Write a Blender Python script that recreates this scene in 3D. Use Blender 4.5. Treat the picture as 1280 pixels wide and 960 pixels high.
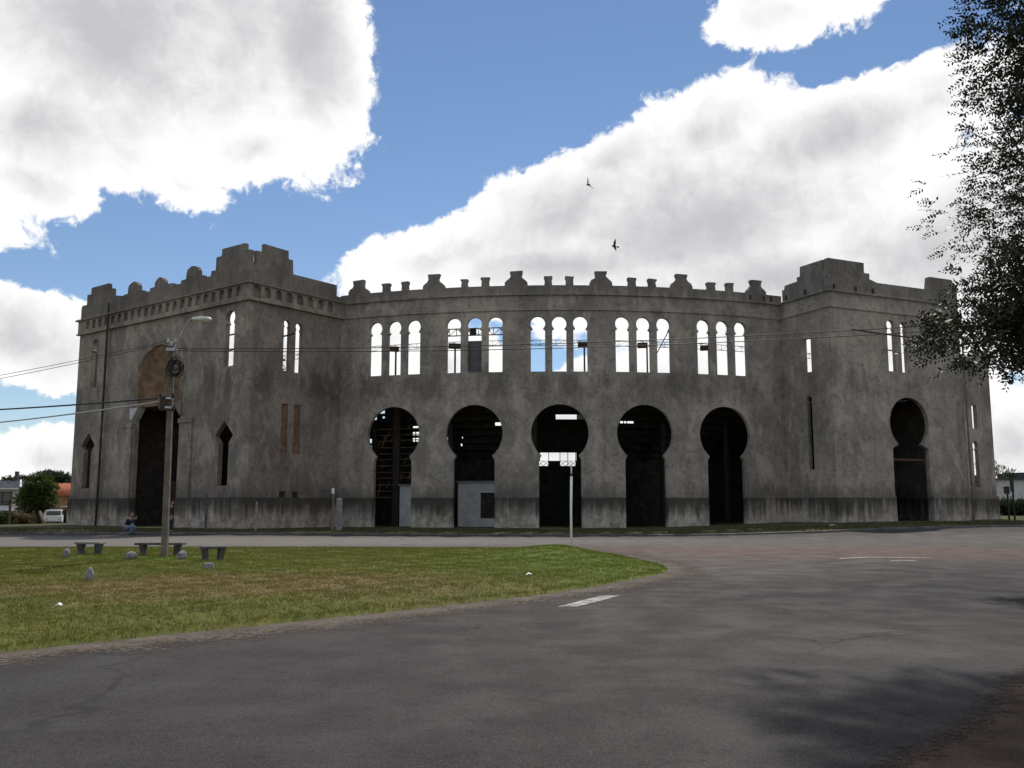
import bpy, bmesh, math, random
import numpy as np
from mathutils import Vector, Matrix, Euler, geometry
R_ = math.radians
S = bpy.context.scene
for o in list(bpy.data.objects): bpy.data.objects.remove(o)
COL = S.collection
random.seed(7); RNG = np.random.default_rng(7)

# ------------------------------------------------------------------ camera
FPX, PITCH, EYE = 1150.0, R_(7.5), 1.6
cam = bpy.data.cameras.new('camera'); co = bpy.data.objects.new('camera', cam); COL.objects.link(co)
cam.sensor_width = 36; cam.lens = 36 * FPX / 1280; cam.clip_end = 6000; cam.clip_start = 0.1
co.location = (0, 0, EYE); co.rotation_euler = (math.pi / 2 + PITCH, 0, 0)
S.camera = co

# ------------------------------------------------------------------ light
SUN_EL, SUN_AZ = R_(47), R_(11.5)                      # azimuth measured from +Y towards +X
sd = Vector((math.sin(SUN_AZ) * math.cos(SUN_EL), math.cos(SUN_AZ) * math.cos(SUN_EL), math.sin(SUN_EL)))
sl = bpy.data.lights.new('sun', 'SUN'); sl.energy = 3.6; sl.angle = R_(0.55); sl.color = (1, .94, .84)
so = bpy.data.objects.new('sun', sl); COL.objects.link(so)
so.rotation_euler = (-sd).to_track_quat('-Z', 'Y').to_euler(); so.location = (0, 0, 60)
S.view_settings.view_transform = 'Standard'; S.view_settings.look = 'None'
S.view_settings.exposure = 0.0; S.view_settings.gamma = 1.0

def pxdir(x, y):
    u = (x - 640) / FPX; v = (480 - y) / FPX
    return Vector((u, math.cos(PITCH) - v * math.sin(PITCH), math.sin(PITCH) + v * math.cos(PITCH))).normalized()

W = bpy.data.worlds.new('World'); S.world = W; W.use_nodes = True
nt = W.node_tree; nt.nodes.clear(); NL = nt.links.new
def N(t, **k):
    n = nt.nodes.new(t)
    for a, b in k.items(): setattr(n, a, b)
    return n
def M2(op, a, b=None, c=None, clamp=False):
    n = N('ShaderNodeMath', operation=op, use_clamp=clamp)
    for i, q in enumerate((a, b, c)):
        if q is None: continue
        if isinstance(q, (int, float)): n.inputs[i].default_value = q
        else: NL(q, n.inputs[i])
    return n.outputs[0]
def SST(x, lo, hi, a=0.0, b=1.0):
    n = N('ShaderNodeMapRange', interpolation_type='SMOOTHSTEP')
    NL(x, n.inputs[0]); n.inputs[1].default_value = lo; n.inputs[2].default_value = hi
    n.inputs[3].default_value = a; n.inputs[4].default_value = b
    return n.outputs[0]
tc = N('ShaderNodeTexCoord'); D = tc.outputs['Generated']
sky = N('ShaderNodeTexSky', sky_type='NISHITA', sun_disc=False)
sky.sun_elevation = SUN_EL; sky.sun_rotation = SUN_AZ; sky.altitude = 0; sky.air_density = 1.0; sky.dust_density = 0.0; sky.ozone_density = 4.0
W.cycles.sampling_method = 'MANUAL'; W.cycles.sample_map_resolution = 512
def noise(vec, scale, detail, rough=.55, dist=0.0, loc=None):
    n = N('ShaderNodeTexNoise'); n.inputs['Scale'].default_value = scale; n.inputs['Detail'].default_value = detail
    n.inputs['Roughness'].default_value = rough; n.inputs['Distortion'].default_value = dist
    if loc:
        mp = N('ShaderNodeMapping'); mp.inputs['Location'].default_value = loc; NL(vec, mp.inputs[0]); vec = mp.outputs[0]
    NL(vec, n.inputs['Vector']); return n.outputs[0]
# cumulus banks: direction-space ellipsoids (centre px, radii px, tilt deg), edges broken by noise
BANKS = [(120, 30, 330, 190, 0), (390, 50, 82, 150, 12), (320, 185, 90, 52, 15), (40, 225, 95, 40, -10), (235, 235, 60, 24, -12), (60, 160, 160, 80, 0),
         (900, 275, 330, 130, 8), (1040, 175, 200, 66, 14), (880, 165, 105, 58, 20), (690, 270, 170, 72, 22), (550, 325, 150, 48, 16),
         (1140, 330, 230, 140, 0), (980, 350, 300, 90, 0), (1165, 125, 70, 42, 25), (700, 332, 240, 46, 0), (735, 478, 75, 30, 10), (760, 205, 75, 40, 20),
         (985, 10, 92, 46, -8), (1060, -10, 60, 30, 0), (20, 425, 110, 62, -14), (60, 575, 170, 50, 0), (1270, 560, 110, 75, 0),
         (560, 460, 90, 60, 0), (850, 480, 110, 60, 10), (905, 420, 70, 50, 0), (480, 420, 70, 60, 0), (330, 440, 120, 70, 0), (1110, 440, 90, 70, 0), (1010, 450, 70, 60, 0), (670, 545, 160, 70, 0),
         (-260, 120, 300, 160, 0), (1560, 260, 260, 160, 0), (1500, -300, 260, 120, 0), (500, -330, 330, 130, 10)]
F = None
for (x, y, a, b, t) in BANKS:
    c = pxdir(x, y); e1 = Vector((c.y, -c.x, 0)).normalized(); e2 = e1.cross(c) * -1
    if e2.z < 0: e2 = -e2
    ct, st = math.cos(R_(t)), math.sin(R_(t)); e1, e2 = e1 * ct + e2 * st, e2 * ct - e1 * st
    e3 = e1.cross(e2)
    m = Matrix((e1, e2, e3)).transposed()
    mp = N('ShaderNodeMapping', vector_type='TEXTURE')
    mp.inputs['Location'].default_value = c; mp.inputs['Rotation'].default_value = m.to_euler(); mp.inputs['Scale'].default_value = (a / FPX, b / FPX, 1.0)
    NL(D, mp.inputs[0])
    ln = N('ShaderNodeVectorMath', operation='LENGTH'); NL(mp.outputs[0], ln.inputs[0])
    v = M2('SUBTRACT', 1.0, ln.outputs['Value'])
    v = M2('MULTIPLY', v, min(1.0, (a * b) ** .5 / 150 + .25))
    F = v if F is None else M2('SMOOTH_MAX', F, v, .12)
vd = N('ShaderNodeVectorMath', operation='DOT_PRODUCT'); NL(D, vd.inputs[0]); vd.inputs[1].default_value = (0, math.cos(.2), math.sin(.2))
out = SST(vd.outputs['Value'], .62, .76, 1.0, 0.0)
gen = M2('MULTIPLY', M2('SUBTRACT', noise(D, 2.6, 3, .5, .3, (3, 1, 0)), .50), 3.2)
gen = M2('ADD', M2('MULTIPLY', gen, out), M2('MULTIPLY', M2('SUBTRACT', 1.0, out), -1.5))
F = M2('MAXIMUM', F, gen)
n1 = noise(D, 9.0, 8, .62, .35, (.3, .7, .2)); n2 = noise(D, 34.0, 6, .65, .5); n3 = noise(D, 3.6, 2, .5, .2, (1.7, .4, .9))
dens = M2('ADD', F, M2('MULTIPLY', M2('SUBTRACT', n1, .50), 1.05))
dens = M2('ADD', dens, M2('MULTIPLY', M2('SUBTRACT', n2, .5), .55))
alpha = SST(dens, -.02, .10)
thick = SST(M2('ADD', dens, M2('MULTIPLY', M2('SUBTRACT', n3, .5), 1.1)), .15, 1.15)
cr = N('ShaderNodeMixRGB'); NL(thick, cr.inputs[0]); cr.inputs[1].default_value = (10.6, 10.6, 10.6, 1); cr.inputs[2].default_value = (5.7, 5.7, 5.9, 1)
tint = N('ShaderNodeMixRGB', blend_type='MULTIPLY'); tint.inputs[0].default_value = 1; NL(sky.outputs[0], tint.inputs[1]); tint.inputs[2].default_value = (1.0, .97, .97, 1)
cm = N('ShaderNodeMixRGB'); NL(alpha, cm.inputs[0]); NL(tint.outputs[0], cm.inputs[1]); NL(cr.outputs[0], cm.inputs[2])
bg = N('ShaderNodeBackground'); NL(cm.outputs[0], bg.inputs[0]); bg.inputs[1].default_value = 0.1
wo = N('ShaderNodeOutputWorld'); NL(bg.outputs[0], wo.inputs[0])

# ------------------------------------------------------------------ materials
class Mat:
    def __init__(s, name, rough=.9, spec=.3):
        s.m = bpy.data.materials.new(name); s.m.use_nodes = True; s.t = s.m.node_tree
        s.b = s.t.nodes['Principled BSDF']; s.b.inputs['Roughness'].default_value = rough; s.b.inputs['Specular IOR Level'].default_value = spec
        g = s.t.nodes.new('ShaderNodeNewGeometry'); s.P = g.outputs['Position']; s.geo = g
    def node(s, t, **k):
        n = s.t.nodes.new(t)
        for a, b in k.items(): setattr(n, a, b)
        return n
    def L(s, a, b): s.t.links.new(a, b)
    def set(s, sock, q):
        if isinstance(q, (int, float)): sock.default_value = q
        elif isinstance(q, tuple): sock.default_value = q if len(q) == 4 or len(sock.default_value) == 3 else (*q, 1)
        else: s.L(q, sock)
    def map(s, scale=(1, 1, 1), loc=(0, 0, 0), vec=None):
        n = s.node('ShaderNodeMapping'); n.inputs['Scale'].default_value = scale; n.inputs['Location'].default_value = loc; s.L(vec or s.P, n.inputs[0]); return n.outputs[0]
    def noise(s, scale, detail=4, rough=.55, vec=None, dist=0.0):
        n = s.node('ShaderNodeTexNoise'); n.inputs['Scale'].default_value = scale; n.inputs['Detail'].default_value = detail; n.inputs['Roughness'].default_value = rough
        n.inputs['Distortion'].default_value = dist; s.L(vec or s.P, n.inputs['Vector']); return n.outputs[0]
    def ramp(s, x, lo, hi, a=0.0, b=1.0):
        n = s.node('ShaderNodeMapRange', interpolation_type='SMOOTHSTEP'); s.set(n.inputs[0], x)
        for i, q in enumerate((lo, hi, a, b)): n.inputs[i + 1].default_value = q
        return n.outputs[0]
    def math(s, op, a, b=0.0):
        n = s.node('ShaderNodeMath', operation=op); s.set(n.inputs[0], a); s.set(n.inputs[1], b); return n.outputs[0]
    def mix(s, f, a, b, mode='MIX'):
        n = s.node('ShaderNodeMixRGB', blend_type=mode); s.set(n.inputs[0], f); s.set(n.inputs[1], a); s.set(n.inputs[2], b); return n.outputs[0]
    def sep(s, vec=None):
        n = s.node('ShaderNodeSeparateXYZ'); s.L(vec or s.P, n.inputs[0]); return n.outputs
    def col(s, c): s.set(s.b.inputs['Base Color'], c); return s
    def bump(s, h, strength=.4, dist=.02):
        n = s.node('ShaderNodeBump'); n.inputs['Strength'].default_value = strength; n.inputs['Distance'].default_value = dist; s.L(h, n.inputs['Height']); s.L(n.outputs[0], s.b.inputs['Normal']); return s
    def blob(s, x, y, rx, ry, soft=.5, nz=.4, rot=0.0):       # soft irregular patch on the ground, 0..1
        v = s.node('ShaderNodeMapping', vector_type='TEXTURE'); v.inputs['Location'].default_value = (x, y, 0); v.inputs['Scale'].default_value = (rx, ry, 50); v.inputs['Rotation'].default_value = (0, 0, rot); s.L(s.P, v.inputs[0])
        l = s.node('ShaderNodeVectorMath', operation='LENGTH'); s.L(v.outputs[0], l.inputs[0])
        q = s.math('ADD', l.outputs['Value'], s.math('MULTIPLY', s.math('SUBTRACT', s.noise(.7, 5, .6), .5), nz * 2))
        return s.ramp(q, 1 + soft, 1 - soft)

def plain(name, c, rough=.8, var=.25, scale=6.0, spec=.3, metal=0.0, bump=0.0):
    m = Mat(name, rough, spec); d = tuple(q * (1 - var) for q in c); e = tuple(min(1, q * (1 + var)) for q in c)
    n = m.noise(scale, 6, .6); m.col(m.mix(m.ramp(n, .3, .7), d, e)); m.b.inputs['Metallic'].default_value = metal
    if bump: m.bump(m.noise(scale * 5, 4), bump, .02)
    return m.m

def wall_mat(name, base, warm=.0):
    m = Mat(name, .95, .15); z = m.sep()[2]
    big = m.noise(.22, 5, .6); mid = m.noise(1.3, 6, .65, dist=.3); fine = m.noise(9, 5, .7)
    streak = m.noise(1.0, 5, .6, m.map((1.6, 1.6, .10)))           # vertical run-off streaks
    c = m.mix(m.ramp(big, .34, .66), tuple(q * .66 for q in base), (base[0] * 1.2, base[1] * 1.18, base[2] * 1.14))
    c = m.mix(m.ramp(mid, .50, .80, 0, .5), c, (base[0] * .50, base[1] * .50, base[2] * .50))
    c = m.mix(m.ramp(streak, .52, .76, 0, .5), c, (.11, .10, .09))
    c = m.mix(m.ramp(m.noise(.16, 6, .7, m.map((1, 1, .8), (9, 4, 2)), .5), .47, .62, 0, .6), c, tuple(q * .48 for q in base))
    c = m.mix(m.ramp(m.noise(2.6, 7, .7, m.map((1, 1, .5), (7, 3, 1))), .56, .74, 0, .5), c, tuple(q * 1.42 for q in base))   # pale lime bloom
    # courses of brick showing through the thin render
    br = m.node('ShaderNodeTexBrick'); br.inputs['Scale'].default_value = 1.0; br.inputs['Mortar Size'].default_value = .012; br.inputs['Brick Width'].default_value = .30; br.inputs['Row Height'].default_value = .085
    x, y, _ = m.sep(); cv = m.node('ShaderNodeCombineXYZ'); m.L(m.math('ADD', x, m.math('MULTIPLY', y, .55)), cv.inputs[0]); m.L(z, cv.inputs[1]); m.L(cv.outputs[0], br.inputs['Vector'])
    br.inputs['Color1'].default_value = (1, 1, 1, 1); br.inputs['Color2'].default_value = (.72, .72, .72, 1); br.inputs['Mortar'].default_value = (.5, .5, .5, 1)
    c = m.mix(.35, c, br.outputs['Color'], 'MULTIPLY')
    c = m.mix(m.ramp(fine, .50, .68, 0, .55), c, tuple(q * .45 for q in base))
    c = m.mix(m.ramp(m.noise(3.6, 5, .75, m.map((1, 1, 1), (1, 5, 8))), .50, .64, 0, .5), c, tuple(q * .52 for q in base))
    c = m.mix(m.math('MULTIPLY', m.ramp(m.noise(6, 6, .75, m.map((1, 1, .7), (4, 9, 2))), .54, .68, 0, .55), m.ramp(m.noise(.5, 4, .6, m.map((1, 1, 1), (2, 2, 6))), .42, .62)), c, tuple(min(1, q * 1.55) for q in base))
    c = m.mix(m.ramp(m.noise(2.2, 8, .85, m.map((1, 1, 1.3), (3, 1, 5))), .53, .60, 0, .62), c, tuple(q * .33 for q in base))
    c = m.mix(m.ramp(m.noise(.9, 6, .7, m.map((1, 1, .55), (8, 8, 3)), .6), .48, .64, 0, .5), c, (base[0] * 1.38, base[1] * 1.33, base[2] * 1.26))
    # run-off dripping from the plinth ledge; soot below the upper windows and along the parapet
    zn = m.math('SUBTRACT', m.noise(1.0, 6, .7, m.map((2.6, 2.6, .12))), .5); zl = m.math('SUBTRACT', m.noise(.35, 3, .6), .5)
    zz = m.math('ADD', z, m.math('MULTIPLY', zn, 2.2)); drip = m.ramp(m.math('ADD', m.math('ADD', z, m.math('MULTIPLY', zn, 3.6)), m.math('MULTIPLY', zl, 2.2)), .55, 1.9)
    band = m.math('MULTIPLY', drip, m.ramp(z, 2.14, 2.08)); halo = m.math('MULTIPLY', m.ramp(m.math('ADD', zz, m.math('MULTIPLY', zl, 2.5)), 3.4, 2.0), m.ramp(z, 2.05, 2.12))
    c = m.mix(m.math('MULTIPLY', band, .88), c, (.05, .046, .038)); c = m.mix(m.math('MULTIPLY', halo, .6), c, (.10, .09, .08)); c = m.mix(m.math('MULTIPLY', m.ramp(m.math('ADD', z, m.math('MULTIPLY', zn, 2.0)), 1.25, .5), m.ramp(m.noise(1.6, 6, .7), .42, .6, 0, .6)), c, tuple(min(1, q * 1.45) for q in base))
    band2 = m.math('MULTIPLY', m.math('MULTIPLY', m.ramp(zz, 8.6, 9.6), m.ramp(zz, 11.4, 10.5)), m.ramp(m.noise(.55, 4, .6, m.map((1, 1, .3), (2, 8, 0))), .42, .62))
    c = m.mix(m.math('MULTIPLY', band2, .5), c, (.07, .066, .06))
    band3 = m.math('MULTIPLY', m.ramp(zz, 15.4, 17.0), .5)
    c = m.mix(band3, c, (.085, .08, .075))
    m.col(c); m.bump(m.math('ADD', m.math('ADD', m.noise(26, 4, .7), m.math('MULTIPLY', br.outputs['Fac'], -.6)), m.noise(3, 5)), .55, .035)
    return m.m
MW = wall_mat('weathered_render', (.43, .38, .325))
MWT = wall_mat('weathered_render_gatehouse', (.40, .34, .285))
MWS = wall_mat('weathered_render_dark', (.315, .265, .225))  # darker tone, for the gatehouse side wall
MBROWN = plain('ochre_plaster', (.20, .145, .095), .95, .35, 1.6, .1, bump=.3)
MRED = plain('red_brick_panel', (.21, .115, .075), .95, .3, 3, .1, bump=.3)
MDARK = plain('dark_timber_and_shade', (.045, .038, .033), .9, .4, 2)  # near-black, also colours in the shade behind arches and inside the towers
MSTEEL = plain('rusty_steel', (.045, .035, .03), .75, .4, 5)
MRUST = plain('rust_brown', (.10, .06, .04), .85, .4, 5)
MCONC = plain('grey_concrete', (.24, .23, .215), .9, .3, 5, bump=.4)
MPOLE = plain('pole_concrete', (.16, .132, .108), .9, .28, 3, bump=.4)
MDCONC = plain('dark_concrete', (.085, .082, .08), .9, .35, 6, bump=.4)
MWHITE = plain('white_paint', (.72, .72, .70), .6, .1, 4)
MWALLW = plain('whitewash', (.55, .54, .52), .9, .15, 2)
MALU = plain('lamp_aluminium', (.62, .62, .60), .45, .1, 4, .5)
MGALV = plain('galvanised', (.42, .42, .42), .5, .2, 8, .5, .6)
MBLACK = plain('black_rubber', (.02, .02, .022), .6, .2, 8)
MGLASS = plain('dark_glass', (.03, .035, .04), .12, .1, 2, .6)
MSLATE = plain('slate_roof', (.075, .08, .095), .95, .2, 3, .02)
MTILE = plain('red_tile_roof', (.40, .12, .06), .85, .25, 2)
MPEACH = plain('peach_wall', (.42, .22, .13), .9, .2, 2)
MCREAM = plain('cream_wall', (.50, .46, .40), .9, .12, 2)
MSTONE = plain('granite', (.25, .245, .24), .9, .35, 14, bump=.6)
MBARK = plain('bark', (.075, .06, .045), .95, .35, 9, bump=.6)
MPALEBARK = plain('pale_bark', (.30, .25, .20), .95, .3, 9, bump=.6)
MSKIN = plain('skin', (.42, .25, .18), .6, .1, 20)
MHAIR = plain('dark_hair', (.02, .015, .012), .7, .3, 40)
MJACK = plain('dark_jacket', (.022, .024, .03), .9, .3, 12)
MJEAN = plain('blue_denim', (.13, .18, .27), .9, .25, 16)
MCAB = plain('grey_cable', (.36, .36, .37), .6, .1, 6)
MBIRD = plain('bird_feathers', (.04, .04, .045), .8, .3, 30)
MVAN = plain('van_paint', (.80, .80, .79), .35, .06, 3, .5)

def leaf_mat(name, c, var=.45, trans=.25, rough=.55):
    m = Mat(name, rough, .25); n = m.noise(2.2, 4, .6); r = m.node('ShaderNodeTexWhiteNoise'); m.L(m.P, r.inputs[0])
    m.col(m.mix(m.ramp(n, .3, .7), tuple(q * (1 - var) for q in c), tuple(q * (1 + var) for q in c)))
    tr = m.node('ShaderNodeBsdfTranslucent'); tr.inputs[0].default_value = (c[0] * 1.3, c[1] * 1.4, c[2] * .8, 1)
    mx = m.node('ShaderNodeMixShader'); mx.inputs[0].default_value = trans; m.L(m.b.outputs[0], mx.inputs[1]); m.L(tr.outputs[0], mx.inputs[2])
    m.L(mx.outputs[0], m.t.nodes['Material Output'].inputs[0]); return m.m
ML_NEAR = leaf_mat('foliage_near', (.034, .038, .022), .4, .08)
ML_A = leaf_mat('foliage_mid_green', (.065, .085, .022))
ML_B = leaf_mat('foliage_dark_pine', (.030, .042, .025))
ML_C = leaf_mat('foliage_russet', (.12, .085, .04))
ML_D = leaf_mat('foliage_hedge', (.05, .065, .025))

def grass_nodes(m):
    g = m.mix(m.ramp(m.noise(.9, 5, .6), .3, .7), (.105, .122, .020), (.165, .158, .034))
    dry = m.math('MAXIMUM', m.math('MULTIPLY', m.blob(-5.2, 17.6, 4.6, 2.6, .6, .5, .2), .95), m.ramp(m.noise(.33, 4, .6, m.map((1, 1, 1), (5, 2, 0))), .56, .74, 0, .6))
    g = m.mix(dry, g, (.225, .15, .072))
    lush = m.math('MAXIMUM', m.blob(2.0, 26, 3.2, 7.0, .6, .4), m.blob(-9.6, 26.0, 1.5, 1.0, .5, .4))
    g = m.mix(m.math('MULTIPLY', lush, .8), g, (.125, .185, .022))
    g = m.mix(m.ramp(m.noise(1.6, 7, .75, m.map((1, 1, 1), (7, 1, 2))), .50, .66, 0, .65), g, m.mix(.62, g, (.028, .04, .010)))
    return m.mix(m.ramp(m.noise(7, 4, .7), .35, .75, 0, .6), g, m.mix(.6, g, (.02, .025, .008)))
def grass_mat(name, blades=False):
    m = Mat(name, .85, .15); m.col(grass_nodes(m))
    if not blades: m.bump(m.noise(22, 5, .7), .8, .06)
    else:
        tr = m.node('ShaderNodeBsdfTranslucent'); tr.inputs[0].default_value = (.20, .23, .04, 1); mx = m.node('ShaderNodeMixShader'); mx.inputs[0].default_value = .25
        m.L(m.b.outputs[0], mx.inputs[1]); m.L(tr.outputs[0], mx.inputs[2]); m.L(mx.outputs[0], m.t.nodes['Material Output'].inputs[0])
    return m.m
MGRASS = grass_mat('short_grass'); MBLADE = grass_mat('grass_blades', True)
def verge_mat():
    m = Mat('verge_grass', .95, .1); c = m.mix(m.ramp(m.noise(.8, 5, .65), .35, .65), (.055, .062, .022), (.10, .095, .045))
    c = m.mix(m.ramp(m.noise(.25, 4, .6), .55, .7, 0, .8), c, (.15, .12, .08)); m.col(c); m.bump(m.noise(18, 5, .7), .8, .08); return m.m
MVERGE = verge_mat()
def ragged(m):                       # grains thin out towards the sheet's rim ('cover' is 0 at the rim)
    a = m.node('ShaderNodeAttribute', attribute_name='cover'); q = m.math('ADD', a.outputs['Fac'], m.math('MULTIPLY', m.math('SUBTRACT', m.noise(11, 8, .85), .5), 2.6)); f = m.ramp(q, .40, .70)
    tr = m.node('ShaderNodeBsdfTransparent'); mx = m.node('ShaderNodeMixShader'); m.L(f, mx.inputs[0]); m.L(tr.outputs[0], mx.inputs[1]); m.L(m.b.outputs[0], mx.inputs[2]); m.L(mx.outputs[0], m.t.nodes['Material Output'].inputs[0])
def dirt_mat():
    m = Mat('dusty_gravel', .95, .15); c = m.mix(m.ramp(m.noise(1.5, 6, .65), .3, .7), (.085, .066, .052), (.17, .142, .118))
    c = m.mix(m.ramp(m.noise(60, 2, .5), .55, .72, 0, .7), c, (.30, .27, .24)); c = m.mix(m.ramp(m.noise(45, 2, .5, m.map((1, 1, 1), (3, 5, 7))), .58, .72, 0, .7), c, (.05, .042, .035))
    m.col(c); m.bump(m.noise(45, 4, .7), .8, .03); ragged(m); return m.m
MDIRT = dirt_mat()
def red_dirt():
    m = Mat('red_earth', .95, .1); c = m.mix(m.ramp(m.noise(1.5, 6, .65), .3, .7), (.050, .034, .026), (.10, .068, .05)); c = m.mix(m.ramp(m.noise(50, 2), .58, .72, 0, .6), c, (.17, .14, .12))
    m.col(c); m.bump(m.noise(40, 4, .7), .8, .04); ragged(m); return m.m
MREDD = red_dirt()
def asphalt():
    m = Mat('worn_asphalt', .85, .14)
    c = m.mix(m.ramp(m.noise(.35, 6, .6), .3, .7), (.024, .0222, .0235), (.029, .027, .028))
    c = m.mix(m.ramp(m.noise(.9, 5, .6, m.map((.6, 1.0, 1))), .52, .75, 0, .18), c, (.062, .059, .059))     # wheel-worn lanes
    c = m.mix(m.math('MULTIPLY', m.blob(10.5, 33.0, 9.5, 5.5, .6, .4), .9), c, (.125, .070, .052))        # red dust
    c = m.mix(m.math('MULTIPLY', m.blob(3.0, 41.0, 40, 4.5, .7, .2), .65), c, (.135, .122, .115))
    c = m.mix(m.math('MULTIPLY', m.blob(-22, 42.0, 26, 6.5, .4, .15), .8), c, (.23, .21, .19))            # sunlit lane in front of the gatehouse, brightness put into the colour
    c = m.mix(m.math('MULTIPLY', m.blob(9.0, 18.5, 5.2, 4.2, .5, .5, .3), .85), c, (.016, .016, .019))       # darker patch
    c = m.mix(m.math('MULTIPLY', m.blob(4.8, 10.2, 1.8, 2.4, .8, .8, .4), .5), c, (.075, .072, .07))
    c = m.mix(m.math('MULTIPLY', m.blob(5.5, 25, 2.6, 5.0, .8, .4), .6), c, (.095, .078, .068))
    agg = m.noise(80, 3, .7); c = m.mix(m.ramp(agg, .53, .62, 0, .85), c, (.098, .087, .082)); c = m.mix(m.ramp(m.noise(30, 4, .8), .50, .60, 0, .6), c, (.075, .067, .064)); c = m.mix(m.ramp(m.noise(11, 6, .85), .50, .62, 0, .6), c, (.054, .048, .046)); c = m.mix(m.ramp(m.noise(9, 6, .85, m.map((1, 1, 1), (6, 2, 4))), .51, .63, 0, .6), c, (.012, .0115, .013)); c = m.mix(m.ramp(m.noise(80, 2, .5, m.map((1, 1, 1), (2, 7, 3))), .56, .70, 0, .75), c, (.012, .011, .013))
    vo = m.node('ShaderNodeTexVoronoi', feature='DISTANCE_TO_EDGE'); vo.inputs['Scale'].default_value = .22; m.L(m.map((1, 1, 1)), vo.inputs['Vector'])
    wv = m.node('ShaderNodeVectorMath', operation='ADD'); nn = m.node('ShaderNodeTexNoise'); nn.inputs['Scale'].default_value = 1.2; nn.inputs['Detail'].default_value = 5; m.L(m.P, nn.inputs['Vector']); m.L(m.P, wv.inputs[0]); m.L(nn.outputs['Color'], wv.inputs[1]); m.L(wv.outputs[0], vo.inputs['Vector'])
    crack = m.ramp(vo.outputs['Distance'], .012, .004); c = m.mix(m.math('MULTIPLY', crack, m.ramp(m.noise(.3, 3), .45, .6, 0, .75)), c, (.018, .016, .016))
    c = m.mix(m.math('MULTIPLY', m.blob(10.0, 18.0, 6.5, 4.5, .55, .45, .25), .62), c, m.mix(1.0, c, (.42, .42, .45), 'MULTIPLY'))      # darkens the same patch over the aggregate
    m.col(c); m.bump(m.math('ADD', agg, m.math('MULTIPLY', m.noise(14, 4), .5)), .55, .012)
    m.set(m.b.inputs['Roughness'], m.ramp(m.noise(1.1, 5, .6), .3, .7, .74, .92)); return m.m
MROAD = asphalt()
def paint_mat():
    m = Mat('worn_road_paint', .7, .3); wear = m.ramp(m.noise(5, 7, .75), .40, .60); c = m.mix(wear, (.42, .41, .39), (.055, .052, .05)); m.col(c); return m.m
MPAINT = paint_mat()
def kerb_mat():
    m = Mat('stone_kerb', .9, .2); m.col(m.mix(m.ramp(m.noise(2, 5), .3, .7), (.08, .075, .07), (.17, .16, .15))); m.bump(m.noise(20, 4), .5, .02); return m.m
MKERB = kerb_mat()

# ------------------------------------------------------------------ helpers
def link(name, me, mat, parent=None):
    o = bpy.data.objects.new(name, me); COL.objects.link(o)
    if mat is not None: me.materials.append(mat)
    if parent is not None:
        o.parent = parent; o.matrix_parent_inverse = Matrix.Translation(-parent.location)
    return o
def thing(name, label, cat, loc, group=None):
    o = bpy.data.objects.new(name, None); COL.objects.link(o); o.location = loc; o.empty_display_size = .3
    o['label'] = label; o['category'] = cat
    if group: o['group'] = group
    return o
def tag(o, label, cat, group=None):
    o['label'] = label; o['category'] = cat
    if group: o['group'] = group
    return o
def struct(o): o['kind'] = 'structure'; return o
def mesh(name, v, f, smooth=False):
    me = bpy.data.meshes.new(name); me.from_pydata(v, [], f); me.update()
    if smooth: me.polygons.foreach_set('use_smooth', [True] * len(me.polygons))
    return me
def bm_mesh(name, bm, smooth=False):
    bmesh.ops.recalc_face_normals(bm, faces=bm.faces[:]); me = bpy.data.meshes.new(name); bm.to_mesh(me); bm.free()
    if smooth: me.polygons.foreach_set('use_smooth', [True] * len(me.polygons))
    return me
def inside(pts, poly):
    x, y = pts[:, 0], pts[:, 1]; r = np.zeros(len(pts), bool); p = np.asarray(poly); q = np.roll(p, -1, 0)
    for (x0, y0), (x1, y1) in zip(p, q):
        if y0 == y1: continue
        r ^= ((y0 > y) != (y1 > y)) & (x < (x1 - x0) * (y - y0) / (y1 - y0) + x0)
    return r
def dense(poly, step):
    o = []
    for a, b in zip(poly, poly[1:] + poly[:1]):
        n = max(1, int(math.hypot(b[0] - a[0], b[1] - a[1]) / step))
        o += [(a[0] + (b[0] - a[0]) * i / n, a[1] + (b[1] - a[1]) * i / n) for i in range(n)]
    return o
def cdt(outer, holes, step=None):
    v = []; e = []
    for p in [outer] + holes:
        k = len(v); v += [Vector(q) for q in p]; e += [(k + i, k + (i + 1) % len(p)) for i in range(len(p))]
    if step:
        a = np.asarray(outer); xs = np.arange(a[:, 0].min() + step * .5, a[:, 0].max(), step); ys = np.arange(a[:, 1].min() + step * .5, a[:, 1].max(), step)
        g = np.array([(x, y) for x in xs for y in ys]).reshape(-1, 2); ok = inside(g, outer)
        for h in holes: ok &= ~inside(g, h)
        v += [Vector((x, y)) for x, y in g[ok]]
    rv, re, rf, *_ = geometry.delaunay_2d_cdt(v, e, [], 0, 1e-5)
    P = np.array([(q.x, q.y) for q in rv]); c = np.array([P[list(t)].mean(0) for t in rf]); ok = inside(c, outer)
    for h in holes: ok &= ~inside(c, h)
    return P, [t for t, k in zip(rf, ok) if k]
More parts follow.
